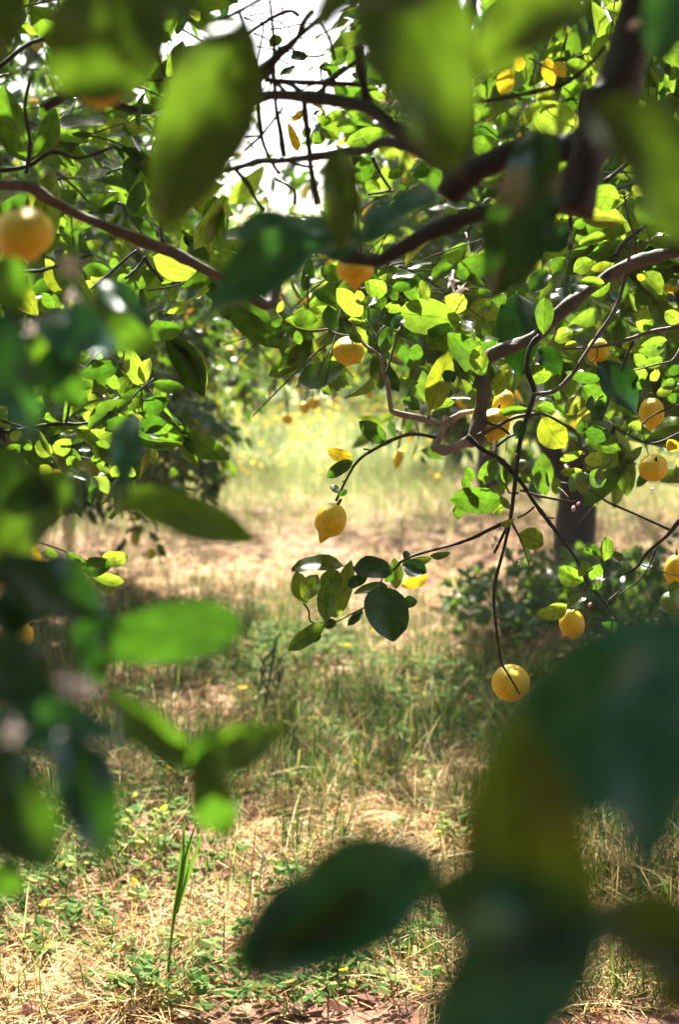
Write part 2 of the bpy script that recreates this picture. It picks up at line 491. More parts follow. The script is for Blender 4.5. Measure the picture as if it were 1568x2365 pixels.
def bulk(name, C, A, Nn, Ls, Ws, templates, mat, parent=None, uv=True):
    """leaves joined into one mesh. C centres(base), A axis, Nn normals, Ls, Ws sizes"""
    if len(C) == 0: return None
    A = A / np.linalg.norm(A, axis=1, keepdims=True)
    Nn = Nn - A * np.sum(A * Nn, 1, keepdims=True); Nn /= np.linalg.norm(Nn, axis=1, keepdims=True) + 1e-9
    Y = np.cross(Nn, A)
    idx = np.arange(len(C)) % len(templates)
    vs_, fs_, us_ = [], [], []; off = 0
    for k, (V, F, U) in enumerate(templates):
        s = np.where(idx == k)[0]
        if not len(s): continue
        W = (C[s][:, None] + V[None, :, 0:1] * (A[s] * Ls[s][:, None])[:, None] + V[None, :, 1:2] * (Y[s] * Ws[s][:, None])[:, None]
             + V[None, :, 2:3] * (Nn[s] * (Ls[s] * .6)[:, None])[:, None])
        vs_.append(W.reshape(-1, 3)); fs_.append((F[None] + (np.arange(len(s)) * len(V))[:, None, None] + off).reshape(-1, 3))
        us_.append(np.tile(U, (len(s), 1))); off += len(s) * len(V)
    me = mesh_np(name, np.concatenate(vs_), np.concatenate(fs_), mat, np.concatenate(us_) if uv else None)
    return obj(name, me, parent)


# ------------------------------------------------------------------ ground
def gz(x, y):
    x = np.asarray(x, float); y = np.asarray(y, float)
    return (.022 * np.sin(1.7 * x + .6 * y) + .018 * np.sin(2.9 * y - 1.1 * x + 1) + .012 * np.sin(5.3 * x + 4.1 * y)
            + .008 * np.sin(9 * x - 7 * y + 2) + .05 * np.clip((np.abs(x - 1.33) < .8) * (1 - np.abs(x - 1.33) / .8), 0, 1))


def pn(x, y, s=1.0, o=0.0):
    x = x * s + o; y = y * s - o
    return .5 + .2 * np.sin(1.9 * x + 1.3 * y + 1) + .17 * np.sin(3.7 * x - 2.3 * y) + .13 * np.sin(6.1 * y + 4.3 * x + 2.1) + .08 * np.sin(11 * x - 9 * y)


xs = np.unique(np.concatenate([np.linspace(-90, -8, 18), np.linspace(-8, 8, 130), np.linspace(8, 90, 18)]))
ys = np.unique(np.concatenate([np.linspace(-12, 2, 10), np.linspace(2, 20, 150), np.linspace(20, 160, 30)]))
X, Y = np.meshgrid(xs, ys); Z = gz(X, Y)
nx = len(xs)
ii = np.arange(len(ys) - 1)[:, None] * nx + np.arange(nx - 1)[None]
GF = np.stack([ii, ii + 1, ii + nx + 1, ii + nx], -1).reshape(-1, 4)
kind(obj('ground', mesh_np('ground', np.stack([X, Y, Z], -1).reshape(-1, 3), GF, M['ground'])), 'structure')


def on_ground(u, v):
    ray = unp(u, v, 1.0) - CAMP
    t = (.0 - CAMP.z) / ray.z
    for _ in range(3):
        P = CAMP + ray * t; t = (float(gz(P.x, P.y)) - CAMP.z) / ray.z
    return CAMP + ray * t


LITG = []          # sunlit patches of the ground
for u_, v_ in [(x_ + R.uniform(-40, 40), y_ + R.uniform(-25, 25)) for y_ in range(2010, 2400, 70) for x_ in range(-40, 1000, 110)] + \
        [(1250, 2250), (1300, 2330), (1400, 2330), (1450, 1900), (1500, 1950), (1400, 1850), (1450, 2200), (850, 2150), (1050, 1950)] + \
        [(x_ + R.uniform(-40, 40), y_ + R.uniform(-15, 15)) for y_ in range(1190, 1560, 40) for x_ in range(600, 1060, 80)] + [(300, 1560), (420, 1560), (640, 1620), (560, 1640), (760, 1560), (900, 1590), (980, 1640), (380, 1640), (1000, 1560)]:
    LITG.append(tuple(on_ground(u_, v_)))


hv = np.array([(x_, y_, z_) for z_ in (-1.2, 5.6) for y_ in (-13, 161) for x_ in (-91, 91)], float)
kind(obj('haze', mesh_np('haze', hv, [(0, 2, 3, 1), (4, 5, 7, 6), (0, 1, 5, 4), (2, 6, 7, 3), (0, 4, 6, 2), (1, 3, 7, 5)], M['haze'], smooth=False)), 'stuff')
# ------------------------------------------------------------------ keep-clear outlines (where the photograph looks through to sky or path)
KO_SKY = [(575, -200), (800, -200), (812, 20), (765, 130), (725, 215), (590, 215), (565, 190), (560, 150)]
KO_SKY3 = [(590, 205), (725, 205), (735, 320), (690, 395), (620, 425), (520, 455), (500, 430), (545, 350)]
KO_SKY2 = [(1008, -100), (1105, -100), (1112, 30), (1085, 75), (1040, 60)]
KO_PATH = [(520, 1400), (540, 1160), (560, 1085), (600, 1040), (640, 975), (690, 1005), (735, 985), (770, 940), (800, 955), (830, 1000), (880, 1010), (960, 1025), (1040, 1060), (1090, 1200), (1120, 1400)]
KO_LOW = [(-400, 1175), (560, 1160), (1090, 1200), (1260, 1250), (2000, 1260), (2000, 3000), (-400, 3000)]


def clear(C, jit=24, thin=.6):
    u, v, d = proj(C)
    u = u + rng.normal(0, jit, len(u)); v = v + rng.normal(0, jit, len(v))
    bad = (inpoly(u, v, KO_SKY) & (rng.random(len(u)) < .93) | inpoly(u, v, KO_SKY2) | inpoly(u, v, KO_PATH) | inpoly(u, v, KO_LOW)) & (d > .3)
    bad |= inpoly(u, v, KO_SKY3) & (d > .3) & (rng.random(len(u)) < thin)
    return ~bad


def sun_open(C, r=.075, keep=.1, pts=None):
    """False for leaves that would stand in the sun's way to one of the LIT_POINTS"""
    P = np.array(LIT_POINTS if pts is None else pts); s = np.array(SUN); ok = np.ones(len(C), bool)
    for p in P:
        q = C - p; t = q @ s
        dist = np.linalg.norm(q - t[:, None] * s, axis=1)
        ok &= ~((t > .05) & (dist < r) & (rng.random(len(C)) > keep))
    return ok


# ------------------------------------------------------------------ hero trees: A (right), B (left), N (the one the camera stands under)
TA = thing('lemon_tree', 'nearest lemon tree on the right with forked dark limbs and drooping twigs in focus', 'tree', (1.40, 3.5, 0), 'lemon trees of the orchard')
TB = thing('lemon_tree', 'nearest lemon tree on the left with a bare slanting limb and bright leaf clusters', 'tree', (-2.0, 3.9, 0), 'lemon trees of the orchard')
TN = thing('lemon_tree', 'lemon tree whose big out-of-focus leaves hang closest to the viewer', 'tree', (1.25, -.7, 0), 'lemon trees of the orchard')


def branch(root, crop, pts, w0, w1, d0, d1=None, mat='bark', name='branch', sides=8, knots=.2, rough=.12, seed=None):
    d1 = d0 if d1 is None else d1
    s = CROPS[crop][2]; n = len(pts)
    P = []; rad = []
    for i, (x, y) in enumerate(pts):
        t = i / (n - 1); d = d0 + (d1 - d0) * t
        u, v = px(crop, x, y)
        P.append(unp(u, v, d)); rad.append((w0 + (w1 - w0) * t) * s * .5 / FPX * d)
    return tube(name, P, rad, M[mat], root, sides=sides, n=4, knots=knots, rough=rough, seed=R.randrange(9999) if seed is None else seed)


# trunks of the three (out of the frame)
tube('trunk', [(1.40, 3.5, -.05), (1.36, 3.46, .35), (1.42, 3.4, .75), (1.38, 3.3, 1.05)], [.15, .12, .105, .10], M['trunk'], TA, sides=12, rough=.08)
tube('trunk', [(-2.0, 3.9, -.05), (-1.95, 3.85, .4), (-1.97, 3.8, .9)], [.15, .12, .10], M['trunk'], TB, sides=12, rough=.08)
tube('trunk', [(1.25, -.7, -.05), (1.2, -.66, .4), (1.22, -.6, 1.0)], [.15, .12, .10], M['trunk'], TN, sides=12, rough=.08)
for p, r_ in (([(1.22, -.6, .95), (1.0, -.2, 1.6), (.7, .4, 2.2), (.2, 1.1, 2.6), (-.5, 1.7, 2.8)], [.08, .065, .05, .035, .02]),
              ([(1.22, -.6, .95), (1.1, -.3, 1.3), (.9, .1, 1.25), (.62, .4, 1.2)], [.05, .035, .018, .008]),
              ([(1.2, -.6, 1.0), (.6, -.6, 1.8), (-.2, -.2, 2.2), (-1.0, .5, 2.3)], [.07, .05, .035, .02])):
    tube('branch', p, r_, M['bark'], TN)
# limbs of A
j = unp(1568 + 160, 470, 2.75)
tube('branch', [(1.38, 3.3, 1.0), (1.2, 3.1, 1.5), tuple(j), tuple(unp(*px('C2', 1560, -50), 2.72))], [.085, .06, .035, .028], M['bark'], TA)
j2 = unp(1640, -160, 1.75)
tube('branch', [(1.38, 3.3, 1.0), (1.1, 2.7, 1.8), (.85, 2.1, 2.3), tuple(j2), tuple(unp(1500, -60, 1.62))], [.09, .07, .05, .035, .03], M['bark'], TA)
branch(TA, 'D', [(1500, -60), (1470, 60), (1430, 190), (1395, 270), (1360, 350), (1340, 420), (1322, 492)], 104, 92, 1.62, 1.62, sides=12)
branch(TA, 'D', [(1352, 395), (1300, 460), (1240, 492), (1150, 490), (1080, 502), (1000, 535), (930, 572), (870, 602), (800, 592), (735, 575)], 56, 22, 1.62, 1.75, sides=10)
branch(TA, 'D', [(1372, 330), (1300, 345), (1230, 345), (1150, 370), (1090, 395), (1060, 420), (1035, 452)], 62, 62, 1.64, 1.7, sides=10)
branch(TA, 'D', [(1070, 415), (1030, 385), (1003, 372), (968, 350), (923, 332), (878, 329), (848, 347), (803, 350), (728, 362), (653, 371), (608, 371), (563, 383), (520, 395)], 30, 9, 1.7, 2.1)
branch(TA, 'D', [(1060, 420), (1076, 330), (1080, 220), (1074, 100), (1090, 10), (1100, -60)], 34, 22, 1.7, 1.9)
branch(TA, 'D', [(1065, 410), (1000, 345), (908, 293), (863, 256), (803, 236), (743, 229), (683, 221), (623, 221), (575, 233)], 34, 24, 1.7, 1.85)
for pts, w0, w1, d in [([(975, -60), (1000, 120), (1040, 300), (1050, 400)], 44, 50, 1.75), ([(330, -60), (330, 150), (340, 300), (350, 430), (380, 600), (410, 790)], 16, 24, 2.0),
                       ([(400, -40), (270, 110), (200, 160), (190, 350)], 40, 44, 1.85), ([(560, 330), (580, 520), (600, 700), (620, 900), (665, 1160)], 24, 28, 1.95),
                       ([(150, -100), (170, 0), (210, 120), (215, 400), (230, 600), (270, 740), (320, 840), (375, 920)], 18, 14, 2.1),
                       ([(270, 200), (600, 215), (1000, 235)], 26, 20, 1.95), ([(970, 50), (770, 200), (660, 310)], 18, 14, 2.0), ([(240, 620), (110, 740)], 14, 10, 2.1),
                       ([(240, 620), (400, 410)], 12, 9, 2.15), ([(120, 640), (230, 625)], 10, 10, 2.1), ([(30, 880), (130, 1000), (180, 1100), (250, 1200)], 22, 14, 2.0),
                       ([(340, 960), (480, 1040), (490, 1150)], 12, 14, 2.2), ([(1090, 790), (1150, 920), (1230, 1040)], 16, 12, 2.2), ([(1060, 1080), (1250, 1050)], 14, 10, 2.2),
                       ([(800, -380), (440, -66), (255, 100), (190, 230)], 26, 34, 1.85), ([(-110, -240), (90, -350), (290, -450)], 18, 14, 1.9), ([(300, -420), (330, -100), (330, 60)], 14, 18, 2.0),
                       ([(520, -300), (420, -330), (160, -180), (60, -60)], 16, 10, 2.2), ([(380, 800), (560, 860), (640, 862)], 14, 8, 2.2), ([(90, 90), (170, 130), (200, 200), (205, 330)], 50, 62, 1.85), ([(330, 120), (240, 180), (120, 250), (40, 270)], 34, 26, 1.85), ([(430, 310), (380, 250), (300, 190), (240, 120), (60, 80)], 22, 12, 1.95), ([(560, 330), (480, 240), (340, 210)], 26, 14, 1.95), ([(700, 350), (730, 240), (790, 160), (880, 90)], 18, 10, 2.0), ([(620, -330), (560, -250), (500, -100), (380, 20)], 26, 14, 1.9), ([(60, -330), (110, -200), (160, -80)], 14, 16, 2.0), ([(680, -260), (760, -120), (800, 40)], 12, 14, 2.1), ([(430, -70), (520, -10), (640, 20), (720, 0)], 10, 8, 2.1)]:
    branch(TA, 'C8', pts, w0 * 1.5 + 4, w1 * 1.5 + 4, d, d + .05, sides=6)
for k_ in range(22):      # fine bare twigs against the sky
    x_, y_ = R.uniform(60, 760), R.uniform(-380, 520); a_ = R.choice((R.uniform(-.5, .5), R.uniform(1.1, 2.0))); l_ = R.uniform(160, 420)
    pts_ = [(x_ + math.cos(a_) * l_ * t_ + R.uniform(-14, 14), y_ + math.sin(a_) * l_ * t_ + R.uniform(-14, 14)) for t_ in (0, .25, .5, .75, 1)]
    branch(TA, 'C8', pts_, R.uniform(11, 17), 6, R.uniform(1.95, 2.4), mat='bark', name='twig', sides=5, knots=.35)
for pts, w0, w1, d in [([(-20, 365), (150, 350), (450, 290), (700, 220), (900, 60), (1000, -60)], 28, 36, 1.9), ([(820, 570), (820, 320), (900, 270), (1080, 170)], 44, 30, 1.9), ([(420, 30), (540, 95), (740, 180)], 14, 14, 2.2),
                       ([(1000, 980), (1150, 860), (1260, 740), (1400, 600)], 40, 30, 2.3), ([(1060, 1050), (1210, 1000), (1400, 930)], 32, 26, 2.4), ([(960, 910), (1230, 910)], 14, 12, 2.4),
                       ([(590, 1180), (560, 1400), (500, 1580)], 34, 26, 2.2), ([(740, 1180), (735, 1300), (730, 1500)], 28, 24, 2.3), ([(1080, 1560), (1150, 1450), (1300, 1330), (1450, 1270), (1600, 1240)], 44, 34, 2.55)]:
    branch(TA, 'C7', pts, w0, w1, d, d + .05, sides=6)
branch(TA, 'C7', [(0, 200), (130, 110), (260, -10)], 22, 24, 2.2, mat='bark_pale', sides=6)
branch(TA, 'C7', [(1130, 1060), (1150, 1090), (1190, 1290), (1230, 1400), (1245, 1540)], 12, 18, 2.45, mat='twig', sides=6)
branch(TA, 'C7', [(1160, 1500), (1380, 1430), (1600, 1300)], 14, 16, 2.5, mat='twig', sides=6)
# A: the branch in focus and its twigs
branch(TA, 'C2', [(1560, -50), (1350, 0), (1150, 70), (950, 195), (750, 335), (600, 470), (480, 590), (330, 670), (215, 705), (110, 765), (62, 835)], 96, 104, 2.72, 2.72, sides=12, mat='bark_pale', knots=.12)
branch(TA, 'C2', [(78, 800), (45, 865), (52, 950), (66, 1040), (44, 1180), (12, 1330), (-12, 1440)], 104, 112, 2.72, 2.72, sides=12, mat='bark_pale', knots=.18)
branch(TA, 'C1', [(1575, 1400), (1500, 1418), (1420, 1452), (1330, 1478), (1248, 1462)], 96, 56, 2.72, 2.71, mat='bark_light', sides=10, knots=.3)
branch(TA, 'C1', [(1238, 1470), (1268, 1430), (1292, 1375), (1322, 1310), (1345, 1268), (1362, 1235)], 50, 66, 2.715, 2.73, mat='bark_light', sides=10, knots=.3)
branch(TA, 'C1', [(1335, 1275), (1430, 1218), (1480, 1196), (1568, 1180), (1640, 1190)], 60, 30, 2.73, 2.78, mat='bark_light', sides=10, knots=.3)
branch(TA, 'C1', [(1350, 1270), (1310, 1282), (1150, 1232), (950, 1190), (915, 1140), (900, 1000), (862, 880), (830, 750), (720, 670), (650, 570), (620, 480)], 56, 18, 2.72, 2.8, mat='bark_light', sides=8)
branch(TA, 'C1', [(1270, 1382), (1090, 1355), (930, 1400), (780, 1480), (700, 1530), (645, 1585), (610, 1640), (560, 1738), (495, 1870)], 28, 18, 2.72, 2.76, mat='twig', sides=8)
for crop, pts, w0, w1, d, mt in [
    ('C1', [(880, 900), (920, 760), (990, 530)], 20, 14, 2.76, 'twig'), ('C1', [(830, 740), (800, 600), (720, 470)], 20, 12, 2.78, 'twig'), ('C1', [(840, 730), (815, 600), (870, 520)], 18, 10, 2.8, 'twig'),
    ('C1', [(640, 610), (490, 580), (430, 550), (300, 565), (200, 545), (150, 520), (0, 470)], 20, 12, 2.85, 'twig'), ('C1', [(1210, 810), (1180, 640), (1165, 560)], 20, 14, 2.8, 'twig'),
    ('C1', [(1640, 780), (1568, 650), (1560, 560)], 22, 14, 2.7, 'twig'), ('C1', [(1210, 1230), (1215, 1180)], 22, 14, 2.72, 'twig'), ('C1', [(710, 1470), (760, 1478)], 12, 10, 2.72, 'twig'),
    ('C2', [(500, 600), (425, 690), (400, 850), (440, 960), (455, 1050), (410, 1200), (360, 1350), (328, 1568), (318, 1670), (290, 1890), (265, 2050), (220, 2250), (165, 2450), (145, 2610), (155, 2770), (180, 2970), (205, 3120), (240, 3180), (300, 3280), (345, 3360)], 44, 14, 2.66, 'bark'),
    ('C2', [(450, 1050), (600, 1030), (690, 960), (760, 880), (850, 740), (960, 580), (1090, 370), (1170, 100), (1190, -20), (1210, -140)], 34, 28, 2.62, 'bark_pale'),
    ('C2', [(660, 700), (870, 690), (1030, 670), (1180, 625), (1350, 570), (1568, 530), (1700, 500)], 16, 36, 2.65, 'bark_pale'), ('C2', [(1222, 640), (1180, 730), (1130, 870)], 24, 16, 2.65, 'bark'),
    ('C2', [(1210, 870), (1400, 820), (1520, 790), (1580, 700)], 12, 20, 2.7, 'bark_pale'), ('C2', [(1480, 560), (1490, 790)], 12, 10, 2.7, 'twig'),
    ('C2', [(20, 1370), (180, 1290), (290, 1235), (430, 1205), (540, 1205), (680, 1280), (790, 1350), (820, 1500), (835, 1600)], 34, 16, 2.68, 'twig'),
    ('C2', [(60, 1250), (200, 1310), (270, 1360)], 22, 14, 2.7, 'bark'), ('C2', [(170, 1450), (260, 1380), (350, 1345)], 20, 18, 2.66, 'bark'),
    ('C2', [(1060, 1290), (1200, 1370), (1370, 1430), (1568, 1350), (1700, 1280)], 12, 20, 2.7, 'bark'), ('C2', [(970, 1250), (1020, 1120), (1040, 1050)], 24, 14, 2.7, 'bark'),
    ('C2', [(940, 680), (940, 760), (900, 800)], 12, 10, 2.66, 'twig'), ('C2', [(890, 1180), (920, 1110), (990, 1060)], 12, 10, 2.7, 'twig'),
    ('C2', [(1180, 1390), (1330, 1240), (1440, 1180), (1600, 1120)], 10, 16, 2.75, 'bark'),
    ('C4', [(-60, -200), (60, -90), (180, -25), (290, 80), (370, 180), (460, 320), (560, 450), (650, 570), (760, 720), (830, 860), (910, 980), (1010, 1100), (1100, 1220), (1160, 1262), (1240, 1300)], 44, 10, 2.68, 'bark'),
    ('C4', [(350, 220), (520, 270), (700, 300), (800, 310)], 20, 14, 2.68, 'twig'), ('C4', [(268, 450), (100, 530), (0, 580), (-168, 640), (-428, 710), (-570, 772), (-630, 830), (-800, 880), (-930, 830)], 30, 12, 2.66, 'bark'),
    ('C4', [(455, 350), (400, 395), (330, 430)], 16, 12, 2.68, 'bark'), ('C4', [(285, 470), (320, 540), (360, 620), (420, 800)], 20, 12, 2.66, 'twig'), ('C4', [(255, 480), (180, 640), (150, 700)], 26, 24, 2.68, 'bark'),
    ('C4', [(550, 430), (610, 435)], 12, 10, 2.68, 'bark'), ('C4', [(850, 960), (850, 1180), (860, 1300), (900, 1430)], 14, 10, 2.68, 'twig'), ('C4', [(1065, 1200), (1035, 1350), (980, 1430)], 14, 8, 2.66, 'twig'),
    ('C4', [(1000, 1090), (1060, 1040), (1120, 990)], 14, 10, 2.68, 'twig'), ('C4', [(1700, 350), (1568, 470), (1480, 570), (1330, 700), (1240, 820), (1100, 890)], 44, 10, 2.72, 'bark'),
    ('C4', [(1500, 525), (1250, 410), (1020, 310), (880, 215), (660, 160)], 22, 12, 2.75, 'bark'), ('C4', [(1410, 650), (1330, 830), (1240, 940), (1080, 1040)], 12, 8, 2.74, 'bark'), ('C4', [(1290, 800), (1520, 870), (1600, 880)], 10, 8, 2.74, 'twig'),
    ('C4', [(840, -60), (840, 30), (845, 80)], 14, 12, 2.66, 'twig'), ('C4', [(720, 280), (680, 230), (640, 200)], 14, 10, 2.68, 'twig'), ('C4', [(30, 150), (80, 60), (150, -40)], 14, 10, 2.7, 'twig'),
    ('C4', [(250, 40), (240, 180), (270, 240), (330, 240)], 12, 16, 2.68, 'twig'), ('C4', [(910, 820), (850, 860)], 10, 14, 2.68, 'bark'), ('C4', [(720, 1120), (780, 1140), (830, 1170)], 12, 14, 2.68, 'bark_pale'),
    ('C3', [(740, 1110), (600, 1180), (530, 1220), (420, 1260), (300, 1320)], 12, 10, 2.66, 'twig'), ('C3', [(245, 1090), (285, 1150), (300, 1230), (400, 1265)], 14, 12, 2.66, 'bark'), ('C3', [(560, 155), (545, 150)], 10, 8, 2.76, 'twig'),
    ('C3', [(700, 830), (740, 880), (800, 860)], 10, 8, 2.64, 'twig'), ('C3', [(870, 870), (800, 1000), (740, 1100)], 14, 12, 2.68, 'twig')]:
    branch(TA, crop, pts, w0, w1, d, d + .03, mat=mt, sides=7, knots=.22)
# B limbs
lb = unp(-30, 425, 2.05)
tube('branch', [(-1.97, 3.8, .85), (-1.6, 3.2, 1.4), (-.9, 2.4, 1.75), tuple(lb)], [.08, .055, .03, .02], M['bark'], TB)
branch(TB, 'D', [(-30, 425), (60, 430), (110, 458), (200, 505), (300, 545), (400, 585), (470, 620), (530, 652), (590, 690), (622, 702), (642, 640), (658, 600), (640, 580)], 24, 26, 2.05, 2.35, mat='bark_pale', sides=10, knots=.2)
for k_ in range(9):
    LIT_POINTS.append(tuple(unp(60 + k_ * 58, 430 + k_ * 27, 2.05 + .03 * k_)))
for k_ in range(12):
    LIT_POINTS.append(tuple(unp(*px('C2', 1500 - k_ * 110, -20 + k_ * 66), 2.72)))
tube('branch', [(-1.97, 3.8, .85), (-1.5, 3.3, 1.2), tuple(unp(-120, 1010, 2.7)), tuple(unp(*px('C5', 0, 1345), 2.6))], [.07, .045, .016, .010], M['bark'], TB)
for crop, pts, w0, w1, d, mt in [
    ('C5', [(0, 1345), (130, 1330), (270, 1300), (480, 1275), (600, 1280), (780, 1250)], 34, 22, 2.6, 'bark'), ('C5', [(505, 1275), (530, 1130), (545, 1000), (540, 900)], 22, 14, 2.6, 'twig'),
    ('C5', [(780, 1250), (900, 1180), (1000, 1090), (1080, 1010), (1180, 930)], 20, 14, 2.6, 'twig'), ('C5', [(720, 1250), (770, 1150), (800, 1050)], 14, 10, 2.62, 'twig'),
    ('C5', [(600, 900), (680, 820), (780, 710), (850, 690), (1100, 640)], 20, 12, 2.62, 'twig'), ('C5', [(1085, 980), (1090, 1180), (1080, 1290)], 14, 12, 2.62, 'twig'),
    ('C5', [(600, 320), (720, 220), (850, 110), (960, 10), (1050, -60)], 16, 20, 2.5, 'bark'), ('C5', [(960, 160), (1040, 90), (1110, 10)], 20, 26, 2.4, 'bark'), ('C5', [(1110, -10), (1150, 60), (1200, 120), (1250, 180)], 36, 22, 2.35, 'bark'),
    ('C5', [(90, 190), (150, 110), (300, 100), (480, 50), (700, -30)], 30, 20, 2.3, 'bark'), ('C5', [(1130, 250), (1300, 225), (1420, 190)], 14, 10, 2.6, 'bark'),
    ('C5', [(0, 1250), (130, 1290), (300, 1340), (380, 1420)], 22, 12, 2.6, 'bark'), ('C5', [(10, 1310), (40, 1420)], 26, 18, 2.6, 'bark'), ('C5', [(170, 1010), (240, 930), (320, 870)], 30, 26, 1.6, 'bark'),
    ('C6', [(180, 455), (300, 490), (400, 530), (500, 575)], 12, 8, 2.6, 'bark'), ('C6', [(80, 660), (130, 730), (200, 775), (280, 800), (350, 785)], 16, 10, 2.5, 'bark'),
    ('D', [(-20, 395), (60, 385), (120, 350), (180, 365), (260, 340)], 12, 8, 2.2, 'bark'), ('D', [(60, 400), (68, 330), (56, 250), (70, 180)], 10, 8, 2.2, 'bark'), ('D', [(-10, 160), (60, 105), (100, 90)], 12, 8, 2.3, 'bark'),
    ('D', [(100, 250), (170, 215), (240, 235), (320, 255)], 22, 16, 1.9, 'bark'), ('D', [(280, 180), (370, 185), (420, 170)], 8, 7, 2.3, 'bark'), ('D', [(365, 130), (390, 230), (340, 260)], 8, 6, 2.3, 'bark'), ('D', [(375, 560), (370, 520), (385, 480)], 8, 6, 2.3, 'bark')]:
    branch(TB, crop, pts, w0, w1, d, d + .03, mat=mt, sides=7, knots=.2)

